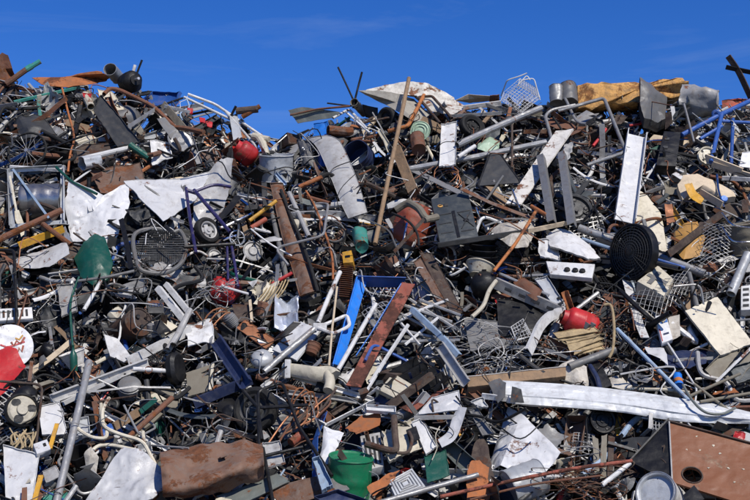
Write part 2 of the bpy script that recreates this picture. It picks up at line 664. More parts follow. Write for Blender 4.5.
def bar(name, label, cat, mat, pts, wpx, t=0.006, prof='flat', face=0.3, ref=None, group=None, bend=0.05):
    q = PP(pts)
    w = m_of(wpx, q[0])
    if len(q) > 2:
        q = fillet(q, bend)
    else:
        q = [q[0].lerp(q[1], i / 5) for i in range(6)]
    d = (q[-1] - q[0]).normalized()
    view = (CAM - q[0]).normalized()
    up = d.cross(view)           # broad side towards the viewer ...
    up = Matrix.Rotation(face, 3, d) @ up
    mb = MB().sweep(q, PROF[prof](w, min(t, w * 0.45)), up=up)
    return solo(name, label, cat, mb, mat, ref, group)


def quad_fn(c, amp, seed, n=5, bulge=0.0, torn=0.0):
    size = ((c[1] - c[0]).length + (c[3] - c[0]).length) / 2
    nor = (c[1] - c[0]).cross(c[3] - c[0]).normalized()
    if nor.dot(CAM - c[0]) < 0:
        nor = -nor
    cr = creases(seed, n, amp * size)
    base = [cr(0, 0), cr(1, 0), cr(1, 1), cr(0, 1)]

    def fn(u, v):
        uu, vv = u, v
        if torn:
            k = torn * noise.noise(V((u * 6 + seed, v * 6, seed * 1.7)))
            e = max(abs(u - .5), abs(v - .5)) * 2
            if e > 0.95:
                uu, vv = u + (0.5 - u) * abs(k), v + (0.5 - v) * abs(k)
        p = c[0].lerp(c[1], uu).lerp(c[3].lerp(c[2], uu), vv)
        b = (base[0] * (1 - u) + base[1] * u) * (1 - v) + (base[3] * (1 - u) + base[2] * u) * v
        z = cr(u, v) - b + bulge * size * (4 * u * (1 - u)) * (4 * v * (1 - v)) ** 0.5
        return p + nor * z
    return fn


def sheet(name, label, cat, mat, c4, amp=0.12, seed=1, n=5, bulge=0.0, torn=0.07, lip=0.009, nu=11, nv=11, th=0.003, ref=None, angle=18, group=None):
    c = PP(c4)
    mb = MB().grid(nu, nv, quad_fn(c, amp, seed, n, bulge, torn), th, lip)
    return solo(name, label, cat, mb, mat, ref, group, angle=angle)


def poly(name, label, cat, mat, pts, amp=0.10, seed=1, n=5, bulge=0.0, rings=5, th=0.003, ref=None, angle=18, sub=6, lip=0.0, ragged=0.055):
    """sheet with a free outline (picture points), creased like bent tin"""
    q = PP(pts)
    cen = sum(q, V((0, 0, 0))) / len(q)
    nor = V((0, 0, 0))
    for a, b in zip(q, q[1:] + q[:1]):
        nor += (a - cen).cross(b - cen)
    nor.normalize()
    if nor.dot(CAM - cen) < 0:
        nor = -nor
    ex = (q[0] - cen)
    ex = (ex - nor * ex.dot(nor)).normalized()
    ey = nor.cross(ex)
    size = max((p - cen).length for p in q) * 2
    cr = creases(seed, n, amp * size)
    edge = []
    for a, b in zip(q, q[1:] + q[:1]):
        for i in range(sub):
            p = a.lerp(b, i / sub)
            edge.append(p + (p - cen) * (ragged * noise.noise(p * 11) + ragged * .8 * noise.noise(p * 29)))
    m = len(edge)

    def z(p):
        d = p - cen
        return cr(d.dot(ex) / size + .5, d.dot(ey) / size + .5)
    z0 = z(cen)
    vs, fs = [], []
    for k in range(rings):
        t = 1 - k / rings
        for e in edge:
            p = cen.lerp(e, t)
            vs.append(p + nor * ((z(p) - z0) * 0.9 + bulge * size * (1 - t * t)))
    vs.append(cen + nor * bulge * size)
    for k in range(rings - 1):
        for i in range(m):
            j = (i + 1) % m
            fs.append((k * m + i, k * m + j, (k + 1) * m + j, (k + 1) * m + i))
    for i in range(m):
        fs.append(((rings - 1) * m + i, (rings - 1) * m + (i + 1) % m, len(vs) - 1))
    N = len(vs)
    back = [p - nor * th for p in vs]
    f2 = [tuple(N + i for i in f[::-1]) for f in fs]
    vs += back
    fs += f2
    if lip:
        b = len(vs)
        vs += [vs[i] - nor * lip for i in range(m)]
        for i in range(m):
            j = (i + 1) % m
            fs.append((j, i, b + i, b + j))
            fs.append((b + j, b + i, N + i, N + j))
    else:
        for i in range(m):
            j = (i + 1) % m
            fs.append((j, i, N + i, N + j))
    return solo(name, label, cat, MB().add(vs, fs), mat, ref, angle=angle)


def dentwarp(seed, amt, ncorr=0):
    def f(th, h, r):
        k = noise.noise(V((math.cos(th) * 1.6 + seed, math.sin(th) * 1.6, h * 4 + seed)))
        return r * (1 + amt * k), h + r * amt * 0.5 * noise.noise(V((math.cos(th) * 1.3 + 5 + seed, math.sin(th) * 1.3, seed)))
    return f


def P2(a, B):
    """second point: a string as third value gives its depth relative to the first point"""
    if isinstance(B[2], str):
        return at_y(B[0], B[1], a.y + float(B[2]))
    return P(*B)


def vessel(name, label, cat, mat, A, B, dia, dia2=None, style='open', seed=1, dent=0.06, ref=None, bands=2, n=32, inner=None):
    """drum, bucket or can: A = picture point of the end that faces the viewer, B = the far end"""
    a = P(*A)
    b = P2(a, B)
    L = (b - a).length
    r1 = m_of(dia, a) / 2
    r2 = m_of(dia2 or dia, b) / 2
    T = (b - a).normalized()
    prof = []

    def rr(t):
        return r1 + (r2 - r1) * t
    rim = max(0.004, r1 * 0.05)
    if style == 'open':
        prof += [(L * 0.97, 0), (L * 0.97, r2 * 0.5), (L * 0.97, r2 * 0.96)]
        prof += [(L * t, rr(t) - 0.004) for t in (0.75, 0.5, 0.25, 0.03)]
        prof += [(-rim * .3, r1 - 0.003), (-rim * .6, r1 + rim * .5), (rim * .2, r1 + rim), (rim, r1 + rim * .7), (rim * 1.2, r1)]
    else:
        prof += [(rim * .9, 0), (rim * 1.0, r1 * 0.4), (rim * .5, r1 * 0.7), (rim * .9, r1 * .9), (-rim * .4, r1 * .94), (-rim * .6, r1 + rim * .4), (rim * .4, r1 + rim * .8), (rim * 1.2, r1)]
    seg = 12
    for i in range(1, seg):
        t = i / seg
        x = 0
        if bands and any(abs(t - (k + 1) / (bands + 1)) < 0.5 / seg for k in range(bands)):
            x = rim * 0.8
        prof.append((L * t, rr(t) + x))
    prof += [(L - rim, r2), (L - rim * .3, r2 + rim * .6), (L + rim * .3, r2 + rim * .3), (L, r2 * .93), (L - rim, r2 * 0.85), (L - rim, 0)]
    mb = MB().lathe(a, T, prof, n, dentwarp(seed, dent))
    T_ = thing(name, label, cat, (a + b) / 2, ref)
    part(T_, 'body', mb, mat, angle=40)
    return T_, a, T, r1, L


def ringpts(c, ax, r, n=28, N=None, ry=None):
    ax = ax.normalized()
    N = (N or ax.orthogonal())
    N = (N - ax * N.dot(ax)).normalized()
    B = ax.cross(N)
    return [c + N * (r * math.cos(2 * math.pi * i / n)) + B * ((ry or r) * math.sin(2 * math.pi * i / n)) for i in range(n)]


def axis_at(p, right=0.0, up=0.0):
    """direction that faces the viewer, turned right/up by degrees"""
    d = (CAM - p).normalized()
    d = Matrix.Rotation(math.radians(right), 3, 'Z') @ d
    s = d.cross(V((0, 0, 1))).normalized()
    return Matrix.Rotation(math.radians(up), 3, s) @ d


def wheel(name, label, cat, c, dia, right=0, up=0, tyre='rubber', rim='galvanised', ref=None, group=None, width=0.32, spokes=5, bare=False):
    p = P(*c)
    r = m_of(dia, p) / 2
    ax = axis_at(p, right, up)
    T = thing(name, label, cat, p, ref, group)
    wd = r * width * 2
    if not bare:
        ri = r * 0.66
        prof = [(-wd * .38, ri), (-wd * .5, r * .80), (-wd * .45, r * .94), (-wd * .3, r), (wd * .3, r), (wd * .45, r * .94), (wd * .5, r * .80), (wd * .38, ri), (wd * .2, ri * .99), (-wd * .2, ri * .99)]
        part(T, 'tyre', MB().lathe(p, ax, prof + prof[:1], 32), tyre, angle=40)
    else:
        ri = r
    hb = MB().lathe(p, ax, [(-wd * .45, ri * .97), (-wd * .42, ri * .86), (wd * .1, ri * .82), (wd * .34, ri * .86), (wd * .42, ri * 1.0), (wd * .3, ri * .99), (wd * .22, ri * .86), (wd * .1, ri * .80),
                            (wd * .12, ri * .55), (wd * .26, ri * .48), (wd * .28, ri * .22), (wd * .4, ri * .2), (wd * .4, 0)], 32)
    rm = part(T, 'rim', hb, rim, angle=30)
    N = ax.orthogonal().normalized()
    for k in range(spokes):
        d = Matrix.Rotation(2 * math.pi * k / spokes, 3, ax) @ N
        q = p + ax * (wd * .12) + d * (ri * .68)
        part(rm, 'vent_hole', MB().lathe(q, ax, [(-0.01, ri * .11), (wd * .04, ri * .13), (wd * .06, ri * .10), (wd * .03, 0)], 12), 'black')
    return T


def boxy(name, label, cat, mat, c4, depth, bevel=0.006, ref=None):
    c = PP(c4)
    T = thing(name, label, cat, sum(c, V((0, 0, 0))) / 4, ref)
    part(T, 'body', MB().slab(c, depth), mat, bevel=bevel)
    nor = (c[1] - c[0]).cross(c[3] - c[0]).normalized()
    if nor.dot(CAM - c[0]) < 0:
        nor = -nor

    def uv(u, v, out=0.0):
        return c[0].lerp(c[1], u).lerp(c[3].lerp(c[2], u), v) + nor * out
    return T, uv, nor


def tangle(seed, size, turns, r, n=5, flat=0.5, k=4):
    """one continuous wire wandering about in a ball of the given size (local coordinates)"""
    q = random.Random(seed)
    pts = []
    d = V((q.uniform(-1, 1), q.uniform(-1, 1), q.uniform(-1, 1) * flat)).normalized()
    p = V((0, 0, 0))
    for i in range(turns):
        d = (d + V((q.gauss(0, .6), q.gauss(0, .6), q.gauss(0, .6) * flat)) - p * (0.9 / size)).normalized()
        p = p + d * size * 0.42
        pts.append(p.copy())
    return MB().tube(smooth(pts, k), r, n)


# ------------------------------------------------------------------ the setting
def build_setting():
    mb = MB().grid(60, 60, lambda u, v: V(((u - .5) * 3000, (v - .5) * 3000, 0)), 0.5)
    o = solo('ground', 'bare brown earth of the scrapyard under the heap', 'ground', mb, 'dirt', kind='structure', hero=False)
    nx, ny = 200, 120
    vs, fs = [], []
    for j in range(ny + 1):
        for i in range(nx + 1):
            x, y = -14.5 + 29 * i / nx, 7.9 + 13 * j / ny
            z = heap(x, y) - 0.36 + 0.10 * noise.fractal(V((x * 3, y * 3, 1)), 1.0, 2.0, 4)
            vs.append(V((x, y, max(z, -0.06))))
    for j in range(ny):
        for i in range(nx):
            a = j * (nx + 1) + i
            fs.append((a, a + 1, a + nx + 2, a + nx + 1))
    solo('scrap_mound', 'compacted earth and rust inside the scrap heap, darkened as gap shade', 'mound', MB().add(vs, fs), 'core', kind='structure', hero=False)


build_setting()


# ================================================================== the things one can single out
# ---------- crest, from the bracket to the tank
poly('rusty_plate', 'thick torn rusty plate standing up at the end of the crest', 'plate', 'rust',
     [(-4, 58, .2), (2, 53, .2), (8, 55, .2), (12, 68, .2), (17, 80, .2), (8, 84, .2), (-6, 82, .2)], seed=3, th=.02, amp=.1, ref='the torn rusty plate')
pipe('pipe_stub', 'rusty pipe stub with a mint green painted end on the crest', 'pipe', 'rust', [(6, 84, .25), (27, 69, .25)], 6, ref='the mint-ended pipe stub')
pipe('pipe_collar', 'short mint green collar at the tip of a rusty pipe stub', 'pipe', 'mint', [(26.5, 69.3, .25), (32, 66, .25)], 6.4)
poly('orange_sheet', 'curled orange-rusted steel sheet lying along the crest', 'sheet', 'orangerust',
     [(33, 82, .25), (45, 81, .25), (72, 77, .25), (95, 71, .25), (105, 73, .25), (108, 80, .25), (85, 85, .3), (60, 87, .3), (42, 87, .3)], seed=5, amp=.12, bulge=.05, th=.006, ragged=.12, ref='the orange-rusted sheet')
vessel('wire_drum', 'small grey perforated drum tilted on the crest beside the orange sheet', 'drum', 'galvanised', (110, 69, .2), (118, 78, 14.3), 13, style='open', seed=4, dent=.08, n=20)
T = thing('electric_motor', 'black electric motor with two rods sticking up from the crest', 'motor', P(131, 82, .2), ref='the black motor')
a = P(131, 82, .2); ax = axis_at(a, 25, 15)
part(T, 'housing', MB().lathe(a - ax * .12, ax, [(0, 0), (0, .09), (.03, .125), (.05, .12), (.07, .127), (.09, .12), (.11, .127), (.13, .12), (.15, .127), (.17, .12), (.2, .10), (.22, .06), (.24, .06), (.24, 0)], 24, dentwarp(2, .1)), 'black')
part(T, 'shaft', MB().tube([a + ax * .12, a + ax * .2], .016, 10), 'steel')
pipe('steel_rod', 'short white rod standing up beside the black motor', 'rod', 'white', [(131, 80, .2), (135, 65, .2)], 3.2, hollow=False)
pipe('steel_rod', 'short black rod standing up beside the black motor', 'rod', 'black', [(136, 76, .2), (142, 60, .2)], 2.2, hollow=False)
bar('slender_bar', 'slender mint green bar lying below the orange sheet', 'bar', 'mint', [(14, 102, .25), (48, 94, .25), (80, 87, .25)], 2.6, prof='L')
bar('slender_bar', 'short upright mint green bar below the orange sheet', 'bar', 'mint', [(38, 97, .3), (41, 120, .3)], 2.6, prof='L')
pipe('pipe_stub', 'short cream pipe with an open end beside the dark grey panel', 'pipe', 'cream', [(91, 107, .35), (85, 95, .2)], 8)
sheet('red_scrap', 'crumpled bright red tin beside the cream pipe stub', 'tin', 'red', [(82, 93, .3), (92, 94, .3), (91, 99, .3), (84, 98, .3)], amp=.4, seed=8)
sheet('cream_plate', 'cream panel leaning behind the dark grey panel', 'panel', 'cream', [(97, 89, .2), (112, 92, .2), (126, 110, .2), (104, 112, .2)], seed=12, amp=.1)
sheet('dark_plate', 'dark grey dented panel with a bright bent edge', 'panel', 'darkgrey', [(101, 95, .42), (141, 143, .42), (118, 148, .38), (93, 111, .36)], seed=2, amp=.14, lip=.02, ref='the dark grey dented panel', nu=12)
pipe('bent_pipe', 'rusty bent pipe arching over the dark grey panel', 'pipe', 'rust', [(104, 94, .42), (110, 88, .42), (120, 90, .42), (153, 106, .42), (177, 129, .4)], 4.2, bend=.1, ref='the arching rusty pipe')
pipe('steel_rod', 'long thin wavy orange-brown rod hanging down the face', 'rod', 'orangerust', [(62, 88, .4), (68, 112, .4), (74, 137, .42), (70, 155, .4), (68, 172, .4)], 2.2, soft=True)
bar('flat_bar', 'grey steel bar crossing below the arching rusty pipe', 'bar', 'galvanised', [(128, 127, .42), (157, 108, .42)], 4)
bar('flat_bar', 'olive plank-like bar beside the arching rusty pipe', 'bar', 'olive', [(163, 104, .35), (186, 131, .35)], 7, t=.02)
bar('flat_bar', 'white bar lying beside the arching rusty pipe', 'bar', 'white', [(164, 106, .38), (190, 112, .36)], 3.2)
pipe('white_pipe', 'white pipe lying across brown tin below the dark grey panel', 'pipe', 'white', [(86, 158, .36), (133, 147, .36)], 5.6, ref='the white pipe')
pipe('green_pipe', 'short dark green pipe with an open end below the dark grey panel', 'pipe', 'darkgreen', [(130, 145, .42), (149, 158, .36)], 7)
sheet('brown_tin', 'dark brown corrugated tin below the dark grey panel', 'sheet', 'rustdark', [(72, 145, .25), (113, 143, .25), (118, 158, .25), (74, 164, .25)], seed=21, amp=.12, nu=16)
vessel('crushed_can', 'crushed pale blue-grey can beside the white pipe', 'can', 'lavender', (82, 163, .42), (99, 160, .36), 13, 11, seed=9, dent=.35)
sheet('crumpled_paper', 'crumpled printed white paper stuck beside the dark green pipe', 'paper', 'white', [(150, 140, .35), (170, 142, .35), (173, 158, .35), (152, 166, .35)], seed=14, amp=.5, n=8)
pipe('black_hose', 'stiff black hose curving beside the spoked wheel', 'hose', 'rubber', [(42, 131, .38), (56, 138, .4), (72, 147, .4), (74, 158, .4), (62, 163, .38)], 4, soft=True)
sheet('tarpaulin', 'crumpled dark grey tarpaulin above the spoked wheel', 'tarpaulin', 'darkgrey', [(15, 122, .32), (40, 116, .32), (58, 136, .32), (22, 142, .32)], seed=31, amp=.45, n=8)


def spoked(name, label, c, dia, right, up, mat='black', n=20, ref=None):
    p = P(*c); r = m_of(dia, p) / 2
    ax = axis_at(p, right, up)
    T = thing(name, label, 'wheel', p, ref)
    part(T, 'rim', MB().tube(ringpts(p, ax, r, 36), r * .055, 8, closed=True), mat)
    part(T, 'hub', MB().lathe(p - ax * .03, ax, [(0, 0), (0, .02), (.01, .014), (.05, .014), (.06, .02), (.06, 0)], 12), 'steel')
    q = ringpts(p, ax, r, n)
    for i in range(n):
        part(T, 'spoke', MB().tube([p + ax * (.02 if i % 2 else -.02), p + (q[i] - p) * .98], .0022, 4), 'galvanised')


spoked('wheel', 'dark buckled bicycle wheel with thin spokes', (27, 151, .38), 40, -25, 25, 'rubber', ref='the spoked wheel')
bar('white_rail', 'thin white rail below the spoked wheel', 'rail', 'white', [(10, 167, .4), (62, 170, .4)], 3.2, prof='L')

# ---------- crest, white tubes and the red cylinder
for q, t in (([(184, 97, .25), (230, 119, .25)], 'upper'), ([(188, 94, .3), (215, 104, .3), (262, 136, .25)], 'longer'), ([(226, 112, .3), (259, 150, .3)], 'lower')):
    pipe('white_tube', f'{t} one of three thin white tubes sloping down the crest', 'tube', 'white', q, 2.8, group='white tubes on the crest', n=8)
for x, y in ((190, 111), (202, 121), (209, 125)):
    sheet('red_clip', 'small orange-red plastic clip among the white tubes', 'clip', 'red', [(x - 3, y - 3, .33), (x + 3, y - 2, .33), (x + 3, y + 3, .33), (x - 2, y + 2, .33)], seed=x, amp=.4, group='orange-red clips', nu=3, nv=3, th=.012)
pipe('rusty_pipe', 'fat dark rusty pipe lying on the low part of the crest', 'pipe', 'rustdark', [(236, 111, .2), (258, 109, .2)], 7.5, ref='the fat dark rusty pipe')
pipe('rusty_pipe', 'dark rusty stub sticking up beside the fat rusty pipe', 'pipe', 'rust', [(242, 117, .2), (260, 106, .2)], 5)
sheet('grey_plate', 'narrow upright pale grey plate behind the red cylinder', 'plate', 'lavender', [(229, 116, .3), (237, 114, .3), (242, 138, .3), (233, 141, .3)], seed=16, amp=.08)
pipe('steel_rod', 'short black rod sticking up behind the pale grey plate', 'rod', 'black', [(231, 116, .3), (236, 106, .3)], 2.6, hollow=False)


def gas_bottle(name, label, A, B, dia, mat, ref, seed=1, neck='rustdark', dent=.04):
    a = P(*A)
    b = P2(a, B)
    r = m_of(dia, a) / 2
    L = (b - a).length
    t = (b - a).normalized()
    T = thing(name, label, 'cylinder', (a + b) / 2, ref)
    prof = [(0, 0), (.0, r * .45), (r * .08, r * .75), (r * .25, r * .95), (r * .45, r), (L * .48, r), (L * .49, r * 1.02), (L * .52, r * 1.02), (L * .53, r), (L - r * .5, r), (L - r * .25, r * .92), (L - r * .08, r * .7), (L, r * .4), (L, 0)]
    part(T, 'body', MB().lathe(a, t, prof, 32, dentwarp(seed, dent)), mat, angle=40)
    part(T, 'foot_ring', MB().lathe(b, t, [(-r * .12, r * .62), (r * .16, r * .66), (r * .18, r * .7), (-r * .1, r * .76)], 28), neck)
    part(T, 'valve', MB().lathe(a, -t, [(-.01, r * .3), (r * .1, r * .28), (r * .12, r * .14), (r * .35, r * .13), (r * .36, r * .2), (r * .5, r * .2), (r * .5, 0)], 14), neck)
    part(T, 'collar', MB().lathe(a, -t, [(-r * .15, r * .55), (r * .3, r * .5), (r * .32, r * .52), (r * .32, r * .56), (-r * .1, r * .63)], 24), mat)
    return T


gas_bottle('gas_cylinder', 'small red gas cylinder lying behind the grey bucket', (238, 147, .36), (254, 160, '+0.1'), 22, 'red', 'the red gas cylinder', seed=2)
pipe('curved_pipe', 'thick cream curved pipe beside the red gas cylinder', 'pipe', 'cream', [(253, 136, .35), (259, 138, .38), (264, 147, .38), (266, 155, .36)], 7.5, soft=True)
T, a, t, r, L = vessel('grey_bucket', 'pale blue-grey metal bucket with a small torn hole near its base', 'bucket', 'lavender', (276.5, 155, .42), (276.5, 181, '+0.08'), 34, 33, seed=6, dent=.05, ref='the pale grey bucket', bands=0)
h = at_y(285, 176, a.y - r * .86)
part(T, 'torn_hole', MB().add([h + V((-.035, 0, .02)), h + V((.035, -.012, .035)), h + V((.01, 0, -.03)), h + V((-.03, .02, .012)), h + V((.03, .02, .03)), h + V((.01, .02, -.03))], [(0, 1, 2), (0, 3, 4, 1), (1, 4, 5, 2), (2, 5, 3, 0), (5, 4, 3)]), 'black')
poly('dark_sheet', 'dark grey-green sheet with a rusty edge jutting from the crest', 'sheet', 'greygreen', [(288, 110, .2), (302, 107, .2), (340, 112, .2), (338, 117, .2), (298, 123, .2), (292, 116, .2)], seed=4, amp=.06, th=.008, ref='the jutting dark sheet')
pipe('edge_rod', 'thin rusty rod lying along the jutting dark sheet', 'rod', 'rust', [(290, 115, .24), (318, 109, .24), (350, 106, .24)], 2.2, hollow=False)
pipe('rusty_pipe', 'short wide rusty pipe with its open end showing beside blue plastic', 'pipe', 'rustbrown', [(328, 130, .35), (352, 132, .2)], 10, ref='the open rusty pipe')
sheet('blue_plastic', 'torn bright blue plastic barrel piece below the jutting dark sheet', 'plastic', 'blue', [(314, 124, .28), (328, 121, .28), (331, 136, .28), (313, 137, .28)], seed=6, amp=.35)
sheet('blue_plastic', 'narrow blue plastic strip beside the long curved grey panel', 'plastic', 'bluepaint', [(318, 145, .25), (326, 146, .25), (328, 167, .25), (319, 170, .25)], seed=7, amp=.3)
# long curved grey panel
lp = PP([(307, 138, .35), (318, 149, .4), (332, 180, .42), (342, 205, .42), (349, 219, .42)])
rp = PP([(327, 136, .35), (340, 142, .4), (353, 170, .42), (361, 192, .42), (367, 213, .42)])
lp, rp = smooth(lp, 5), smooth(rp, 5)
K = len(lp) - 1


def strip_fn(L_, R_, bow, seed, amp=.02):
    K = len(L_) - 1
    cr = creases(seed, 6, amp)

    def f(u, v):
        i = min(int(v * K), K - 1); t = v * K - i
        a = L_[i].lerp(L_[i + 1], t); b = R_[i].lerp(R_[i + 1], t)
        p = a.lerp(b, u)
        n = (CAM - p).normalized()
        return p + n * (bow * 4 * u * (1 - u) + cr(u, v))
    return f


solo('curved_sheet', 'long curved dull grey sheet-metal panel sweeping down the face', 'panel', MB().grid(7, 24, strip_fn(lp, rp, .045, 3), .004, .012), 'lightgrey', 'the long curved grey panel', angle=25)
sheet('crushed_sheet', 'crushed grey tin beside the long curved grey panel', 'tin', 'grey', [(297, 140, .3), (311, 143, .3), (316, 168, .3), (303, 166, .3)], seed=18, amp=.5, n=8)
pipe('black_rod', 'long black rod slanting up from the crest, one of a crossed pair', 'rod', 'black', [(357, 108, .2), (338, 67, .2)], 1.9, hollow=False, group='crossed black rods', ref='the crossed black rods')
pipe('black_rod', 'shorter black rod standing up from the crest, one of a crossed pair', 'rod', 'black', [(353, 108, .2), (362, 72, .2)], 2.1, hollow=False)
vessel('pipe_fitting', 'grey-brown pipe fitting at the foot of the crossed black rods', 'fitting', 'olive', (354, 102, .25), (364, 113, .2), 8, style='open', seed=3, dent=.05, n=18)
pipe('steel_rod', 'thin black rod lying level beside the crossed black rods', 'rod', 'black', [(327, 103, .2), (352, 106, .2)], 1.7, hollow=False)
pipe('white_tube', 'bent white tube below the crossed black rods', 'tube', 'white', [(333, 118, .3), (349, 109, .3), (367, 129, .3)], 2.6)
pipe('white_tube', 'second straight white tube below the crossed black rods', 'tube', 'white', [(346, 112, .3), (370, 133, .3)], 2.2)
sheet('black_sheet', 'black sheet scrap below the crossed black rods', 'sheet', 'black', [(362, 104, .2), (378, 108, .2), (378, 120, .2), (366, 117, .2)], seed=3, amp=.2)
vessel('navy_drum', 'dark navy drum rim showing behind the long curved grey panel', 'drum', 'navy', (355, 153, .3), (362, 160, .1), 28, style='open', seed=5)

# ---------- crest, the cream bonnet
poly('bonnet_lining', 'underside of a dented cream car bonnet, coloured as in shade, overhanging the crest', 'car panel', 'shadedcream', [(358, 91.5, .35), (378, 91, .36), (398, 94, .38), (414, 99, .38), (430, 112, .38), (420, 122, .42), (395, 110, .42), (374, 100, .4)], seed=9, amp=.12, ref='the cream car bonnet')
poly('car_bonnet', 'dented cream car bonnet with rust streaks, capping the crest', 'car bonnet', 'bonnetwhite', [(360, 90, .3), (385, 85, .2), (407, 82, .2), (425, 84, .2), (445, 94, .2), (467, 108, .25), (452, 113, .4), (430, 110, .42), (414, 97, .38), (385, 92, .34)], seed=4, amp=.10, th=.006)
poly('tan_sheet', 'bent tan sheet beside the cream car bonnet', 'sheet', 'paleboard', [(454, 99, .2), (468, 94, .2), (492, 96, .2), (490, 101, .2), (470, 103, .2)], seed=5, amp=.1)
sheet('rust_tab', 'small rusty bracket beside the white wire basket', 'bracket', 'rust', [(490, 95, .2), (499, 94, .2), (500, 103, .2), (489, 103, .2)], seed=2, amp=.3, th=.01)
pipe('wooden_pole', 'long tan wooden pole standing against the face below the bonnet', 'pole', 'wood', [(409, 78, .5), (391, 165, .55), (375, 244, .5)], 4.4, bend=.01, hollow=False, ref='the long wooden pole')
pipe('bent_bar', 'orange bent tube below the cream car bonnet', 'tube', 'orange', [(424, 95, .5), (408, 126, .5), (388, 131, .45)], 4.0, bend=.05)
pipe('bent_bar', 'dark rusty bent tube below the cream car bonnet', 'tube', 'rustdark', [(440, 123, .45), (418, 97, .5), (432, 96, .5), (452, 118, .46)], 2.8, bend=.03)
T = thing('lid', 'pale green round ridged lid below the cream car bonnet', 'lid', P(420, 131, .4), 'the pale green lid')
a = P(420, 131, .4); ax = axis_at(a, -15, 10)
part(T, 'disc', MB().lathe(a - ax * .03, ax, [(0, 0), (0, .10), (.03, .115), (.035, .11), (.03, .1), (.038, .085), (.03, .07), (.038, .055), (.03, .04), (.036, .02), (.036, 0)], 28, dentwarp(3, .06)), 'palegreen')
vessel('rusty_can', 'rusty can below the pale green lid', 'can', 'rust', (417, 137, .4), (419, 150, .45), 14, style='open', seed=7, dent=.1)
sheet('white_strip', 'upright narrow white panel below the cream car bonnet', 'panel', 'white', [(441, 125, .42), (457, 122, .42), (456, 166, .46), (439, 168, .46)], seed=11, amp=.05, lip=.02, ref='the narrow white panel')
wheel('tyre', 'small black tyre lying below the tan sheet', 'tyre', (472, 127, .3), 27, 30, 35, rim='rubber')
wheel('tyre', 'worn tyre standing under the bonnet overhang', 'tyre', (387, 118, .28), 22, -40, 10, rim='rubber')
pipe('grey_pipe', 'long grey pipe slanting up to the white wire basket', 'pipe', 'galvanised', [(457, 145, .48), (541, 108, .4)], 6.6, ref='the long grey pipe')
pipe('grey_pipe', 'second grey pipe lying below the first and parallel to it', 'pipe', 'galvanised', [(409, 169, .4), (470, 158, .4), (546, 142, .4)], 6, bend=.02)
pipe('white_pipe', 'short white pipe below the long grey pipe', 'pipe', 'white', [(458, 157, .5), (475, 146, .5)], 4.4)


def basket(name, label, c8, mat, nw=8, wr=.0022, ref=None):
    """wire basket: c8 = 4 near corners then 4 far corners (TL TR BR BL)"""
    q = PP(c8)
    T = thing(name, label, 'basket', sum(q, V((0, 0, 0))) / 8, ref)
    for loop in ((0, 1, 2, 3), (4, 5, 6, 7)):
        part(T, 'frame_wire', MB().tube([q[i] for i in loop], wr * 2, 6, closed=True), mat)
    for a in range(4):
        part(T, 'frame_wire', MB().tube([q[a], q[a + 4]], wr * 2, 6), mat)
    faces = [(0, 1, 2, 3), (3, 2, 6, 7), (0, 3, 7, 4), (1, 2, 6, 5), (4, 5, 6, 7)]
    for f in faces:
        a, b, c, d = [q[i] for i in f]
        for k in range(1, nw):
            t = k / nw
            part(T, 'wire', MB().tube([a.lerp(b, t), d.lerp(c, t)], wr, 4), mat)
            part(T, 'wire', MB().tube([a.lerp(d, t), b.lerp(c, t)], wr, 4), mat)
    return T


T = basket('wire_basket', 'white wire basket with bent handles on the crest', [(501, 100, .3), (518, 85, .3), (540, 98, .3), (520, 114, .3), (504, 92, 14.5), (520, 78.5, 14.5), (537, 88, 14.5), (523, 102, 14.5)], 'white', ref='the white wire basket')
for q in ([(501, 96, .25), (507, 80, .25), (520, 76, .25), (527, 73, .25)], [(517, 86, .25), (527, 75, .25), (530, 80, .25)], [(540, 100, .25), (534, 78, .25), (522, 80, .25)]):
    part(T, 'handle', MB().tube(fillet(PP(q), .04), .007, 6), 'white')
vessel('tin_can', 'upright grey tin can on the crest beside the yellow foam', 'can', 'galvanised', (556, 87, .25), (557, 103, .25), 14, style='open', seed=8, ref='the upright tin can', dent=.08)
vessel('tin_drum', 'squat dark grey tin between the can and the yellow foam', 'drum', 'grey', (568, 86, .2), (569, 103, .25), 17, style='closed', seed=9, dent=.1)
poly('plastic_sack', 'green and white plastic sack under the long grey pipe', 'sack', 'palegreen', [(478, 143, .38), (490, 135, .38), (500, 137, .38), (499, 150, .4), (486, 154, .4), (477, 151, .4)], seed=3, amp=.3, n=9, bulge=.12)
sheet('white_plank', 'white marbled plank with a rusty edge lying down the slope', 'plank', 'white_rusty', [(556, 132, .42), (574, 130, .42), (521, 206, .48), (505, 206, .48)], seed=17, amp=.02, th=.022, ref='the marbled white plank', nu=5, nv=14)
bar('white_rail', 'rust-flecked white beam lying beside the cream car bonnet', 'beam', 'white_rusty', [(463, 108, .3), (501, 103, .3)], 5, t=.03)
bar('flat_bar', 'light grey bar below the rust-flecked white beam', 'bar', 'lightgrey', [(452, 116, .36), (502, 113, .36)], 3.4)
pipe('brown_rod', 'upright brown rod crossing the grey pipes', 'rod', 'rustdark', [(512, 125, .5), (512, 168, .5)], 2.4, hollow=False)
bar('wooden_plank', 'tan wooden plank beside the long wooden pole', 'plank', 'wood', [(396, 148, .45), (413, 191, .45)], 10, t=.03)
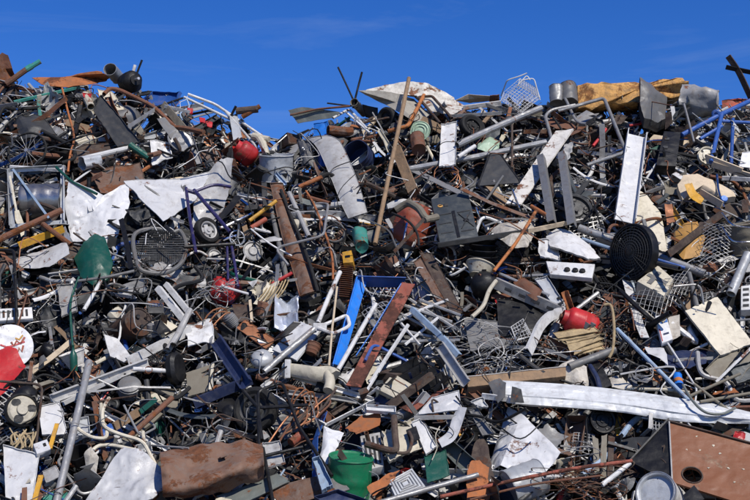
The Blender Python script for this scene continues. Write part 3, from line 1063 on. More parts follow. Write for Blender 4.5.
# chair with smoked back
T = thing('folding_chair', 'black folding chair with a dark mesh back', 'chair', P(499, 186, .45), 'the black mesh chair')
q = PP([(478, 186, .45), (490, 153, .45), (500, 154, .45), (521, 183, .5), (510, 207, .5)])
part(T, 'back_frame', MB().tube(fillet(q + [q[0]], .07), .012, 8), 'black')
part(T, 'back_mesh', MB().grid(6, 6, quad_fn([q[1], q[2], q[3], q[0]], .02, 3), .004), 'darkgrey')
part(T, 'leg', MB().tube(PP([(478, 186, .45), (505, 212, .5), (548, 213, .5)]), .012, 8), 'black')
part(T, 'leg', MB().tube(PP([(503, 176, .5), (482, 206, .5)]), .012, 8), 'grey')

# ---------- crest, foam block to the crossed bars
pts = [(577, 84), (590, 82), (612, 83), (635, 80), (650, 82), (660, 79), (684, 78), (687, 82), (690, 80), (690, 92), (668, 98), (640, 104), (612, 103), (592, 108), (578, 106)]
q = [P(a, b, .22) for a, b in pts]
cen = sum(q, V((0, 0, 0))) / len(q)
mb = MB()
N = len(q)
qs = []
for a, b in zip(q, q[1:] + q[:1]):
    for i in range(4):
        p = a.lerp(b, i / 4)
        qs.append(p + V((0, 0, 1)) * .025 * noise.noise(p * 9))
N = len(qs)
vs = []
for dpt, k in ((0, .9), (.03, .985), (.25, 1.0), (.42, .98), (.45, .9)):
    for p in qs:
        s_ = cen + (p - cen) * k + V((0, dpt, 0))
        vs.append(s_ + V((0, .04 * noise.noise(s_ * 7), .02 * noise.noise(s_ * 11))))
fs = [(k * N + i, k * N + (i + 1) % N, (k + 1) * N + (i + 1) % N, (k + 1) * N + i) for k in range(4) for i in range(N)]
vs += [cen + V((0, -.02, 0)), cen + V((0, .46, 0))]
fs += [(5 * N, (i + 1) % N, i) for i in range(N)] + [(5 * N + 1, 4 * N + i, 4 * N + (i + 1) % N) for i in range(N)]
solo('foam_block', 'long ragged yellow-orange foam block capping the crest', 'foam', mb.add(vs, fs), 'foam', 'the yellow foam block', angle=50)
T, a, t, r, L = vessel('crushed_drum', 'big crushed light grey steel drum lying on the crest', 'drum', 'lightgrey', (717, 103, .32), (680, 100, '+0.1'), 30, 26, style='closed', seed=3, dent=.42, ref='the crushed grey drum', bands=2)
poly('crushed_box', 'crushed grey tin box beside the big drum on the crest', 'box', 'grey', [(638, 94, .36), (650, 90, .36), (668, 91, .36), (667, 106, .4), (645, 113, .4), (640, 108, .4)], seed=8, amp=.7, n=12, bulge=.12, lip=.12)
pipe('tube_framework', 'grey bent tube frame below the yellow foam block', 'frame', 'galvanised', [(558, 111, .5), (604, 98, .52), (626, 152, .52), (587, 165, .5)], 3.8, bend=.06, ref='the grey bent tube frame')
pipe('tube_framework', 'thin grey tube loop behind the grey bent tube frame', 'frame', 'galvanised', [(561, 92, .3), (566, 100, .35), (576, 120, .35), (586, 124, .35)], 3, soft=True)
pipe('curved_tube', 'curved grey chair tube below the upright tin can', 'tube', 'galvanised', [(552, 140, .42), (545, 116, .45), (551, 110, .45), (575, 105, .4)], 3.4, bend=.06)
sheet('red_sheet', 'red painted sheet behind the big crushed drum', 'sheet', 'redorange', [(722, 101, .15), (738, 98, .15), (752, 99, .15), (722, 113, .2)], seed=9, amp=.06)
bar('jutting_bar', 'long dark curved bar jutting into the sky, crossing another', 'bar', 'rustdark', [(728, 56, .2), (738, 70, .2), (752, 100, .2)], 5.5, t=.03, ref='the crossed dark bars', bend=.3)
bar('jutting_bar', 'level black bar jutting into the sky, crossing a curved one', 'bar', 'black', [(726, 67, .2), (764, 75, .2)], 4.4, t=.03)
T = thing('machine_framework', 'blue tubular machine frame below the crushed grey drum', 'frame', P(716, 120, .4), 'the blue tubular frame')
for pts, d in (([(682, 135, .4), (716, 117, .42), (756, 98, .38)], 5), ([(722, 113, .45), (711, 162, .5)], 4.2), ([(733, 119, .42), (731, 168, .45)], 3.6), ([(722, 121, .4), (756, 123, .4)], 3.4), ([(700, 139, .42), (722, 126, .42)], 3.6)):
    q = PP(pts)
    part(T, 'tube', MB().tube(fillet(q, .05), m_of(d, q[0]) / 2, 10), 'bluepaint')
a = P(716, 114, .45)
part(T, 'bearing', MB().lathe(a, axis_at(a, 0, 5), [(-.05, 0), (-.05, .05), (0, .05), (.01, .04), (.01, .02), (0, .018), (0, 0)], 18), 'bluepaint')
bar('white_gutter', 'white U-shaped gutter standing on end beside an off-white panel', 'gutter', 'white_clean', [(624, 222, .52), (636, 136, .46)], 21, t=.008, prof='C', face=.15, ref='the upright white gutter')
poly('off_white_plate', 'off-white appliance panel leaning beside the upright white gutter', 'panel', 'cream', [(637, 188, .36), (647, 194, .36), (661, 212, .38), (668, 252, .42), (652, 244, .42), (636, 222, .38)], seed=6, amp=.1, lip=.03)
T, uv, nor = boxy('black_box', 'upright black plastic case beside the blue tubular frame', 'case', 'black', [(664, 131, .4), (681, 132, .4), (676, 166, .45), (656, 165, .45)], .12)
for k in range(3):
    part(T, 'latch', MB().slab([uv(.15, .2 + .25 * k, .006), uv(.4, .2 + .25 * k, .006), uv(.4, .26 + .25 * k, .006), uv(.15, .26 + .25 * k, .006)], .01), 'darkgrey')
pipe('red_rod', 'short red rod below the grey bent tube frame', 'rod', 'red', [(593, 146, .46), (606, 129, .46)], 3, hollow=False)
pipe('grey_rod', 'thin grey rod standing below the crushed grey drum', 'rod', 'galvanised', [(684, 104, .5), (694, 142, .5)], 2.2, hollow=False)
wheel('pulley', 'small cream pulley beside the leg of the blue tubular frame', 'pulley', (707, 156, .42), 19, 20, 20, rim='cream', bare=True, spokes=4)
vessel('white_tub', 'small white tub between the legs of the blue tubular frame', 'tub', 'white', (727, 127, .35), (735, 134, .25), 16, 13, seed=5)
sheet('white_corner', 'white sheet corner below the blue tubular frame', 'sheet', 'white_clean', [(742, 153, .42), (760, 150, .42), (760, 170, .42), (739, 167, .42)], seed=4, amp=.1)

bar('pale_plank', 'pale wooden plank lying below the legs of the blue tubular frame', 'plank', 'paleboard', [(706, 157, .5), (742, 171, .5)], 6, t=.03)
bar('pale_plank', 'long thin pale plank above the tan fibre chunk', 'plank', 'paleboard', [(712, 164, .46), (762, 180, .46)], 6, t=.03)
bar('white_rail', 'slim white rail lying above the tan fibre chunk', 'rail', 'white', [(722, 178, .5), (760, 180, .5)], 4, t=.02)

# ---------- band with the washing machine
T = thing('washing_machine', 'stripped washing machine with its bare frame and steel drum', 'washing machine', P(38, 222, .5), 'the washing machine')
fr = PP([(10, 170, .42), (62, 167, .42), (62, 222, .52), (12, 226, .52)])
bk = [p + V((0, .38, .05)) for p in fr]
for i in range(4):
    part(T, 'frame_bar', MB().sweep([fr[i], fr[(i + 1) % 4]], PROF['L'](.045, .005), up=V((0, -1, 0))), 'lavender')
    part(T, 'frame_bar', MB().sweep([bk[i], bk[(i + 1) % 4]], PROF['L'](.045, .005), up=V((0, -1, 0))), 'grey')
    part(T, 'frame_bar', MB().sweep([fr[i], bk[i]], PROF['L'](.04, .005)), 'lavender')
part(T, 'brace', MB().sweep(PP([(15, 170, .52), (51, 219, .6)]), PROF['U'](.055, .004), up=V((0, -1, .2))), 'paleblue')
part(T, 'brace', MB().sweep(PP([(10, 176, .52), (19, 224, .6)]), PROF['flat'](.02, .006), up=V((1, 0, 0))), 'cream')
a, b = P(18, 200, .42), P(58, 199, .42)
a, b = a + V((0, .12, 0)), b + V((0, .12, 0))
Lx = (b - a).length
r = m_of(36, a) / 2
prof = [(0, 0), (0, r * .7), (.0, r * .96), (.012, r)]
for i in range(1, 12):
    prof.append((Lx * i / 12, r * (1.0 if i % 4 else 1.025)))
prof += [(Lx, r), (Lx + .01, r * .95), (Lx + .01, 0)]
part(T, 'drum', MB().lathe(a, b - a, prof, 36), 'drumsteel')
poly('white_sheet', 'curled white enamel sheet beside the washing machine', 'sheet', 'white_clean', [(64, 199, .42), (70, 188, .36), (84, 193, .38), (104, 199, .4), (129, 193, .36), (128, 213, .42), (112, 235, .46), (88, 231, .46), (70, 228, .44)], seed=12, amp=.42, n=8, ref='the curled white sheet', lip=.01)
sheet('white_board_sheet', 'large flat white panel with a pointed corner, tilted over dark scrap', 'panel', 'white_clean', [(121, 181, .5), (213, 171, .42), (196, 200, .42), (163, 222, .52)], seed=5, amp=.12, ref='the large white panel', nu=14, nv=12, th=.006)
poly('grey_fold', 'grey folded car panel beside the purple bicycle', 'car panel', 'lightgrey', [(206, 176, .38), (222, 169, .38), (233, 172, .38), (230, 190, .4), (224, 206, .42), (206, 226, .42), (192, 222, .4), (194, 202, .42)], seed=15, amp=.3, n=8)
pipe('rust_pipe', 'long orange-brown rusty pipe crossing below the washing machine', 'pipe', 'rust', [(-6, 242, .56), (62, 210, .6)], 6.4, ref='the crossing rusty pipe')
pipe('rust_pipe', 'short rusty pipe branching down from the crossing rusty pipe', 'pipe', 'rust', [(39, 221, .54), (71, 245, .56)], 5.4)
bar('yellow_bar', 'chipped yellow channel bar below the crossing rusty pipe', 'bar', 'yellow', [(19, 246, .46), (64, 229, .46)], 7, prof='U', t=.006, ref='the yellow channel bar')
bar('yellow_bar', 'short yellow bar end beside the black tube frame', 'bar', 'yellow', [(-4, 249, .46), (8, 250, .46)], 4.5)
poly('white_sheet', 'torn white sheet with a rusty lower edge below the yellow bar', 'sheet', 'white', [(5, 249, .46), (30, 247, .46), (68, 249, .44), (71, 262, .48), (50, 272, .5), (20, 266, .5)], seed=22, amp=.25, ref='the torn white sheet')
poly('chair_shell', 'dark green plastic chair shell tipped on its side', 'chair', 'darkgreen', [(74, 258, .5), (84, 243, .5), (95, 235, .48), (105, 237, .48), (113, 263, .5), (108, 277, .54), (93, 284, .56), (80, 274, .54)], seed=4, amp=.10, bulge=.10, th=.005, lip=.025, ref='the green chair shell', angle=40)
# wicker-backed chair
T = thing('mesh_chair', 'grey round-backed mesh chair lying on its side', 'chair', P(158, 252, .5), 'the grey mesh chair')
q = PP([(133, 240, .5), (140, 231, .48), (158, 229, .48), (171, 233, .48), (180, 231, .48), (186, 245, .5), (182, 262, .52), (168, 272, .55), (150, 273, .55), (138, 266, .54)])
qq = smooth(q, 4, closed=True)
part(T, 'back_frame', MB().tube(qq, .022, 8, closed=True), 'grey')
cen = sum(qq, V((0, 0, 0))) / len(qq)
n_ = (CAM - cen).normalized()
for k in range(25):
    t = -.92 + 1.84 * k / 24
    ex = V((1, 0, 0)); ey = n_.cross(ex).normalized()
    rx, ry = .24, .17
    s = math.sqrt(1 - t * t)
    part(T, 'slat', MB().sweep([cen + ex * (rx * t) + ey * (ry * s * a) - n_ * .05 * (1 - a * a) for a in (-1, -.5, 0, .5, 1)], PROF['flat'](.013, .003), up=ex), 'darkgrey')
for k in range(15):
    t = -.9 + 1.8 * k / 14
    s = math.sqrt(1 - t * t)
    part(T, 'strand', MB().sweep([cen + ey * (ry * t) + ex * (rx * s * a) - n_ * (.047 * (1 - a * a)) for a in (-1, -.5, 0, .5, 1)], PROF['flat'](.008, .003), up=ey), 'grey')
bar('black_strap', 'black flat bar standing beside the grey mesh chair', 'bar', 'black', [(121, 219, .54), (127, 245, .56), (131, 268, .56)], 5)
pipe('tube_framework', 'black bent tube frame standing below the washing machine', 'frame', 'black', [(-4, 250, .58), (14, 250, .6), (16, 300, .6), (17, 346, .55)], 3.4, bend=.05, ref='the black bent tube frame')
pipe('bent_tube', 'thin grey tube running under the green chair shell', 'tube', 'grey', [(78, 281, .62), (108, 277, .62), (134, 271, .6)], 3)
pipe('green_rod', 'thin dark green rod hanging below the green chair shell', 'rod', 'darkgreen', [(79, 277, .58), (71, 300, .58), (71, 325, .58), (74, 360, .55)], 2.4, hollow=False, soft=True)
for i, (pp, mt) in enumerate((([(107, 222), (128, 212), (150, 224), (140, 236)], 'black'), ([(125, 212), (150, 205), (158, 218), (140, 226)], 'darkgrey'), ([(140, 222), (160, 216), (166, 228), (146, 234)], 'black'))):
    sheet('plastic_shard', ['black', 'dark grey', 'small black'][i] + ' broken plastic housing above the grey mesh chair', 'plastic', mt, [(*p, .42) for p in pp], seed=40 + i, amp=.6, n=9, lip=.03)
sheet('brown_sheet', 'large crumpled brown rusted sheet below the white pipe', 'sheet', 'rustbrown', [(88, 168, .3), (140, 163, .3), (146, 186, .34), (100, 194, .36)], seed=51, amp=.22, n=7, ref='the crumpled brown sheet')
pipe('green_tube', 'thin dark green tube beside the washing machine', 'tube', 'darkgreen', [(56, 167, .45), (72, 182, .48), (97, 194, .5)], 2.8)

# ---------- the purple bicycle and neighbours
T = thing('bicycle', 'purple bicycle frame with its crank, standing among black tubes', 'bicycle', P(215, 260, .5), 'the purple bicycle')
for pts, d in (([(186, 188, .6), (190, 220, .62), (196, 253, .62)], 3.4), ([(194, 190, .6), (230, 232, .62)], 4), ([(194, 192, .6), (214, 184, .6), (231, 187, .6)], 3.2), ([(231, 243, .6), (235, 265, .6), (238, 287, .6)], 3), ([(227, 243, .6), (228, 280, .6)], 2.6), ([(196, 193, .58), (186, 190, .6)], 4)):
    q = PP(pts)
    part(T, 'frame_tube', MB().tube(fillet(q, .12), m_of(d, q[0]) / 2, 8), 'purple')
a = P(237, 238, .66); ax = axis_at(a, 15, 10)
ch = part(T, 'chainring', MB().tube(ringpts(a, ax, .072, 28), .008, 6, closed=True), 'steel')
for k in range(5):
    d = Matrix.Rotation(2 * math.pi * k / 5, 3, ax) @ ax.orthogonal().normalized()
    part(ch, 'spider_arm', MB().sweep([a, a + d * .07], PROF['flat'](.016, .005), up=ax), 'steel')
part(T, 'crank', MB().sweep([a + ax * .02, a + ax * .03 + V((.01, 0, .15))], PROF['flat'](.02, .014), up=ax), 'lightgrey')
part(T, 'seat_tube', MB().tube(PP([(184, 247, .6), (235, 244, .62)]), .018, 8), 'black')
part(T, 'pedal', MB().box(a + ax * .04 + V((.01, -.02, .15)), V((.09, 0, 0)), V((0, .05, 0)), V((0, 0, .02))), 'black')
wheel('wheel', 'small wheel with a pale metal rim and dark tyre beside the purple bicycle', 'wheel', (207, 231, .52), 28, 35, 25, rim='lightgrey', ref='the small pale-rimmed wheel')
pipe('yellow_rod', 'yellow painted rod above the rusty curved beam', 'rod', 'yellow', [(249, 221, .55), (276, 201, .58)], 4, hollow=False, ref='the yellow rod')
pipe('orange_rod', 'orange-red rod lying below the yellow rod', 'rod', 'redorange', [(251, 228, .52), (266, 219, .54)], 5, hollow=False)
for (x, y, d, l) in ((253, 251, 21, 'grey ribbed disc below the white wire'), (215, 256, 14, 'small grey disc beside the purple bicycle')):
    a = P(x, y, .42); ax = axis_at(a, 20, 20); r = m_of(d, a) / 2
    solo('metal_disc', l, 'disc', MB().lathe(a, ax, [(-.03, 0), (-.03, r * .9), (0, r), (.005, r * .9), (-.01, r * .8), (-.005, r * .5), (.012, r * .4), (.012, 0)], 28), 'lightgrey')
pipe('white_wire', 'thin white cable running from the purple bicycle to the rusty curved beam', 'cable', 'white', [(251, 229, .58), (262, 238, .6), (275, 247, .6), (292, 256, .58)], 1.9, hollow=False, soft=True)
L_ = smooth(PP([(271, 184, .46), (277, 210, .5), (284, 240, .52), (293, 268, .54), (301, 297, .54)]), 4)
R_ = smooth(PP([(282, 184, .46), (287, 206, .5), (296, 232, .52), (308, 262, .54), (316, 292, .54)]), 4)
solo('curved_rusty_strip', 'long reddish rusted curved car sill running down the face', 'car sill', MB().grid(6, 20, strip_fn(L_, R_, .05, 8), .006, .02), 'rustbrown', 'the rusty curved beam', angle=25)
pipe('black_strip', 'black rubber strip along the rusty curved beam', 'strip', 'rubber', [(281, 190, .54), (290, 214, .58), (301, 240, .6), (311, 268, .6), (318, 292, .58)], 3.5, hollow=False, soft=True)
pipe('grey_pole', 'pale grey pole beside the rusty curved beam', 'pole', 'lightgrey', [(289, 193, .52), (309, 237, .56)], 5.2)
pipe('grey_pole', 'dark grey pole behind the rusty curved beam', 'pole', 'grey', [(270, 202, .42), (278, 240, .46), (287, 280, .46)], 5, bend=.1)
pipe('rust_rod', 'bent orange-rusted rod beside the long curved grey panel', 'rod', 'orangerust', [(299, 187, .5), (322, 177, .5)], 4.5)
pipe('rust_rod', 'long thin orange-rusted rod hanging below the long curved grey panel', 'rod', 'orangerust', [(306, 191, .5), (316, 209, .52), (331, 252, .54), (333, 280, .52)], 2.4, hollow=False, soft=True)
pipe('grey_pipe', 'short pale pipe lying behind the orange-rusted rods', 'pipe', 'lightgrey', [(307, 208, .4), (344, 204, .4)], 6.5)
wheel('tyre', 'small solid black tyre beside the long curved grey panel', 'tyre', (328, 182, .38), 20, 10, 20, rim='black')
for k in range(3):
    a = P(331 + 2 * k, 228 + 3 * k, .44 + .02 * k)
    solo('cable_loop', ('rust', 'grey', 'black')[k].replace('rust', 'rusty') + ' loop of cable hanging below the pale pipe', 'cable', MB().tube(ringpts(a, axis_at(a, 30 - 15 * k, 20 + 8 * k), .13 - .012 * k, 28), .008, 6, closed=True), ('rust', 'grey', 'black')[k])
vessel('teal_bucket', 'small teal and white tub above the blue steel frame', 'tub', 'mint', (359, 233, .5), (362, 247, .54), 15, 13, seed=3, ref='the teal tub', dent=.15)
T, uv, nor = boxy('yellow_box', 'small yellow plastic box above the blue steel frame', 'box', 'yellow', [(342, 252, .48), (352, 250, .48), (353, 262, .5), (343, 263, .5)], .1)
part(T, 'slot', MB().slab([uv(.25, .4, .004), uv(.75, .4, .004), uv(.75, .6, .004), uv(.25, .6, .004)], .006), 'black')
# red helmet in wires
T = thing('red_shell', 'crumpled red plastic shell caught in grey wires', 'plastic shell', P(224, 290, .5), 'the red plastic shell')
a = P(224, 289, .48)
part(T, 'shell', MB().lathe(a - V((0, -.06, .02)), axis_at(a, -10, 20), [(-.05, 0), (-.05, .12), (.0, .15), (.06, .14), (.11, .09), (.13, .04), (.13, 0)], 24, dentwarp(3, .3)), 'red', angle=25)
for k in range(6):
    mb = tangle(70 + k, .17, 14, .0035)
    off = a + V((R.uniform(-.12, .06), -.13, R.uniform(-.08, .08)))
    mb.v = [V((p.x, p.y * .4, p.z)) + off for p in mb.v]
    solo('grey_wire', 'loose thin grey wire wound over the red plastic shell', 'wire', mb, 'galvanised', group='wires over the red shell')
pipe('tool_grip', 'red tool handle with frayed tan wires beside it', 'handle', 'red', [(272, 284, .55), (292, 273, .58)], 3.6, hollow=False)
for k in range(7):
    x = 258 + 3 * k
    pipe('tan_wire', 'frayed tan wire below the red tool handle', 'wire', 'straw', [(x, 300 + k % 3, .5), (x + 8, 290, .55), (x + 13, 280 - k % 2, .55)], 1.5, hollow=False, soft=True, group='frayed tan wires')
T = thing('radiator_core', 'brown rusted finned radiator core above the silver foil sheet', 'radiator', P(347, 280, .45), 'the brown finned radiator')
c = PP([(341, 262, .45), (353, 263, .45), (351, 297, .5), (339, 296, .5)])
part(T, 'back_plate', MB().slab([p + V((0, .02, 0)) for p in c], .03), 'rustdark')
for k in range(18):
    t = k / 17
    a, b = c[0].lerp(c[3], t), c[1].lerp(c[2], t)
    part(T, 'fin', MB().sweep([a, b], PROF['flat'](.035, .004), up=V((0, -1, .1))), 'rust')

# ---------- gas bottle, slate panel and neighbours
gas_bottle('gas_bottle', 'orange-red rusted gas bottle strapped with black bands', (419, 211, .5), (404, 247, '+0.02'), 38, 'redorange', 'the orange gas bottle', seed=8, neck='olive', dent=.09)
pipe('black_band', 'black strap hanging across the orange gas bottle', 'strap', 'rubber', [(392, 213, .86), (408, 221, .88), (417, 233, .86), (419, 246, .82)], 2.6, hollow=False, soft=True)
pipe('elbow_pipe', 'grey-brown elbow pipe curling over the orange gas bottle', 'pipe', 'olive', [(396, 210, .72), (408, 202, .78), (420, 209, .8), (426, 220, .76), (437, 217, .7)], 7.5, bend=.09)
bar('dark_bar', 'dark rusty bar leaning across the orange gas bottle', 'bar', 'rustdark', [(394, 252, .86), (424, 219, .86)], 3.6)
T, uv, nor = boxy('slate_plate', 'slate grey metal panel with pressed slots and a round emblem', 'panel', 'slate', [(431, 199, .55), (468, 191, .52), (479, 238, .58), (440, 244, .6)], .05, bevel=.01, ref='the slate grey panel')


def slot(T, uv, u0, v0, u1, v1, mat='black', out=.004, name='slot', depth=.006):
    part(T, name, MB().slab([uv(u0, v0, out), uv(u1, v0, out), uv(u1, v1, out), uv(u0, v1, out)], depth), mat)  # raised slab; in black it stands in for the shade inside a slot


slot(T, uv, .46, .36, .54, .93)
slot(T, uv, .08, .38, .44, .40, 'darkgrey'); slot(T, uv, .08, .58, .4, .60, 'darkgrey'); slot(T, uv, .08, .78, .4, .80, 'darkgrey')
slot(T, uv, .60, .40, .93, .42, 'darkgrey'); slot(T, uv, .60, .80, .93, .82, 'darkgrey')
part(T, 'round_hole', MB().lathe(uv(.78, .6, .003), nor, [(-.01, 0), (0, .0), (.002, .028), (-.01, .03)], 20), 'black')
for s in (-1, 1):
    part(T, 'pressed_rib', MB().sweep([uv(.62, .6 - .16 * s, .002), uv(.94, .6 + .16 * s, .002)], PROF['flat'](.012, .006), up=nor), 'darkgrey')
em = part(T, 'emblem', MB().lathe(uv(.2, .2, .0), nor, [(0, 0), (.003, .026), (.004, .022), (.004, 0)], 24), 'ochre')
part(em, 'emblem_mark', MB().sweep([uv(.16, .2, .006), uv(.24, .2, .006)], PROF['flat'](.014, .003), up=nor), 'black')
slot(T, uv, .30, .17, .40, .23, 'darkgrey')
bar('long_bar', 'long dark bar running below the slate grey panel', 'bar', 'darkgrey', [(438, 245, .72), (528, 231, .66)], 4.6, t=.02)
bar('long_bar', 'tan wooden batten continuing from the long dark bar', 'batten', 'paleboard', [(526, 231.5, .62), (567, 223, .6)], 4.4, t=.02)
pipe('orange_rod', 'thin orange rod slanting down across the crumpled cream cloth', 'rod', 'orange', [(536, 211, .68), (516, 243, .72), (494, 271, .7)], 3.4, hollow=False)
pipe('orange_rod', 'short rusted orange rod joining the thin orange rod', 'rod', 'orangerust', [(531, 206, .64), (548, 216, .64)], 4, hollow=False)
bar('grey_bar', 'upright grey steel bar beside the marbled white plank', 'bar', 'galvanised', [(541, 157, .62), (552, 223, .64)], 7, prof='L', t=.008, group='pair of upright grey bars')
bar('grey_bar', 'upright grey steel bar in front of the dark wheel rim', 'bar', 'galvanised', [(562, 154, .62), (572, 226, .64)], 7, prof='L', t=.008)
poly('cream_cloth', 'crumpled cream cloth below the black mesh chair', 'cloth', 'cloth', [(490, 226, .46), (504, 219, .46), (520, 222, .46), (536, 214, .46), (533, 240, .5), (526, 260, .52), (508, 258, .52), (497, 246, .5)], seed=37, amp=.3, n=9, bulge=.12, rings=10, sub=8, ref='the crumpled cream cloth')
for k in range(4):
    a = P(483, 261 - 6 * k, .42)
    solo('ribbed_pot', 'black ribbed pot in the stack below the slate grey panel', 'pot', MB().lathe(a, V((.05, -.25, 1)), [(-.02, 0), (-.02, .10), (.03, .135), (.045, .14), (.05, .125), (.02, .11), (.01, 0)], 26), 'black', group='stack of black ribbed pots', ref='the black ribbed pots' if k == 1 else None)
a = P(484, 285, .46)
solo('black_ball', 'round black rubber ball float below the yellowed bowl', 'float', MB().lathe(a - V((0, 0, .13)), V((0, -.2, 1)), [(0, 0)] + [(.13 - .13 * math.cos(x * math.pi / 12), .13 * math.sin(x * math.pi / 12)) for x in range(1, 12)] + [(.26, .02), (.275, .02), (.275, 0)], 24, dentwarp(1, .1)), 'black')
vessel('yellow_bowl', 'yellowed white bowl below the black ribbed pots', 'bowl', 'cream', (481, 266, .55), (478, 276, .5), 30, 17, seed=3, bands=0, ref='the yellowed bowl')
sheet('brown_strip', 'long dark rusted strip slanting down below the orange gas bottle', 'sheet', 'rustdark', [(419, 252, .5), (432, 253, .5), (464, 313, .56), (453, 318, .56)], seed=6, amp=.08, ref='the long dark rusted strip')
sheet('brown_strip', 'reddish rusted strip beside the blue steel frame', 'sheet', 'rustbrown', [(413, 262, .5), (421, 258, .5), (448, 306, .56), (442, 310, .56)], seed=16, amp=.1)

# ---------- round fan, stove, wooden chunk
a = P(632, 252, .62)
T = thing('fan_guard', 'large round black fan grille tilted on the face', 'fan grille', a, 'the round black fan grille')
ax = axis_at(a, -42, 8)
r = m_of(57, a) / 2
Nn = (V((0, 0, 1)) + V((.25, 0, 0)))
part(T, 'rim', MB().lathe(a, ax, [(-.07, r * .97), (-.07, r), (.01, r * 1.01), (.02, r), (.02, r * .95), (.0, r * .93), (-.06, r * .94), (-.07, r * .97)], 44), 'black', angle=45)
part(T, 'back', MB().lathe(a, ax, [(-.065, r * .94), (-.06, r * .5), (-.06, 0)], 40), 'black')
for k in range(1, 10):
    part(T, 'ring', MB().tube(ringpts(a + ax * (.012 + .02 * (1 - (k / 10) ** 2)), ax, r * k / 10, 36), .0042, 5, closed=True), 'darkgrey')
for k in range(28):
    d = Matrix.Rotation(2 * math.pi * k / 28, 3, ax) @ ax.orthogonal().normalized()
    part(T, 'spoke', MB().tube([a + ax * .034 + d * r * .08, a + ax * .028 + d * r * .5, a + ax * .01 + d * r * .96], .003, 4), 'darkgrey')
part(T, 'hub', MB().lathe(a + ax * .02, ax, [(0, r * .14), (.02, r * .13), (.024, 0)], 20), 'black')
pipe('grey_pipe', 'long thick grey pipe lying behind the round black fan grille', 'pipe', 'galvanised', [(579, 228, .46), (705, 274, .46)], 8.6, n=14, ref='the thick grey pipe')
pipe('blue_strip', 'thin blue strip beside the thick grey pipe', 'strip', 'paleblue', [(582, 239, .45), (612, 249, .45)], 4)
pipe('blue_strip', 'thin blue-grey tube below the thick grey pipe', 'tube', 'bluepaint', [(655, 259, .5), (685, 268, .5)], 3.4)
wheel('wheel_disc', 'dark bare car wheel rim behind the upright grey bars', 'wheel rim', (574, 211, .42), 36, 15, 35, rim='darkgrey', bare=True, ref='the dark wheel rim')
poly('car_bumper', 'dented white enamel bumper above the knobbed cooker panel', 'bumper', 'white', [(546, 236, .5), (556, 227, .48), (574, 230, .5), (590, 243, .52), (600, 257, .56), (588, 262, .58), (566, 256, .56), (550, 252, .54)], seed=13, amp=.22, n=7, bulge=.08, lip=.02, ref='the white dented bumper')
T, uv, nor = boxy('cooker_fascia', 'white cooker control panel with black knobs', 'cooker panel', 'white', [(546, 261, .6), (595, 264, .6), (592, 278, .64), (550, 274, .62)], .05, ref='the knobbed cooker panel')
for u in (.42, .6, .76):
    part(T, 'knob', MB().lathe(uv(u, .6, 0), nor, [(-.002, .03), (.018, .026), (.022, .02), (.022, 0)], 16), 'black')
sheet('white_scrap', 'folded white scrap panel below the tan batten', 'panel', 'white', [(538, 240, .52), (556, 242, .52), (560, 262, .55), (540, 258, .55)], seed=28, amp=.35, lip=.02)
pts = [(677, 186), (683, 176), (697, 174), (712, 179), (733, 190), (737, 196), (722, 198), (700, 190), (690, 190), (683, 199)]
poly('fibre_chunk', 'thick tan wood-fibre chunk below the blue tubular frame', 'fibreboard', 'paleboard', [(a, b, .5) for a, b in pts], seed=3, amp=.1, bulge=.06, th=.07, ref='the tan fibre chunk')
poly('yellow_plastic', 'bright yellow torn plastic below the tan fibre chunk', 'plastic', 'yellow', [(684, 189, .56), (691, 187, .56), (704, 199, .56), (701, 204, .58), (694, 201, .58), (689, 196, .57)], seed=5, amp=.3)
bar('wooden_lath', 'short tan slat below the tan fibre chunk', 'slat', 'paleboard', [(700, 192, .58), (722, 205, .58)], 7, t=.02)
poly('ochre_plate', 'curved ochre leather-like plate behind the dark diagonal beam', 'plate', 'ochre', [(674, 232, .42), (684, 225, .42), (697, 224, .42), (705, 240, .44), (700, 256, .46), (684, 258, .48), (675, 248, .46)], seed=4, amp=.15, bulge=.08, ref='the ochre plate')
bar('jutting_bar', 'dark purple-brown beam slanting across the ochre plate', 'beam', 'rustdark', [(669, 254, .58), (722, 214, .55)], 7, t=.03, prof='U')
poly('copper_sheet', 'crumpled copper-brown sheet beside the off-white panel', 'sheet', 'copper', [(664, 207, .42), (672, 205, .42), (675, 222, .44), (667, 226, .44)], seed=8, amp=.35)
T, uv, nor = boxy('foam_box', 'cream foam box with a grey strap cross, below the round black fan grille', 'box', 'cream', [(637, 281, .6), (658, 265, .56), (674, 279, .58), (664, 296, .66)], .16, bevel=.012, ref='the strapped cream box')
for (u0, v0, u1, v1) in ((.15, .35, .8, .3), (.45, .05, .6, .85)):
    part(T, 'strap', MB().sweep([uv(u0, v0, .003), uv((u0 + u1) / 2, (v0 + v1) / 2, .006), uv(u1, v1, .003)], PROF['flat'](.045, .004), up=(uv(1, 0) - uv(0, 0)) if abs(u1 - u0) < .3 else (uv(0, 1) - uv(0, 0))), 'grey')
T, a, t, r, L = vessel('grey_bin', 'grey-brown metal bin with chrome handle loops at the heap\'s edge', 'bin', 'olive', (743, 224, .48), (747, 254, '+0.05'), 42, 34, seed=4, dent=.1, ref='the grey-brown bin')
for k in range(2):
    part(T, 'handle', MB().tube(smooth(PP([(722, 213 + 14 * k, .75), (733, 225 + 16 * k, .82), (752, 228 + 14 * k, .8)]), 5), .009, 8), 'chrome')
pipe('lavender_pipe', 'thick pale lavender pipe leaning below the grey-brown bin', 'pipe', 'lavender', [(731, 294, .62), (748, 254, .7)], 9.5, n=14, ref='the lavender pipe')
pipe('chrome_tube', 'chrome tube standing beside the tan fibre chunk', 'tube', 'chrome', [(717, 175, .55), (718, 190, .56), (724, 208, .56)], 2.8)
a = P(724, 199, .58)
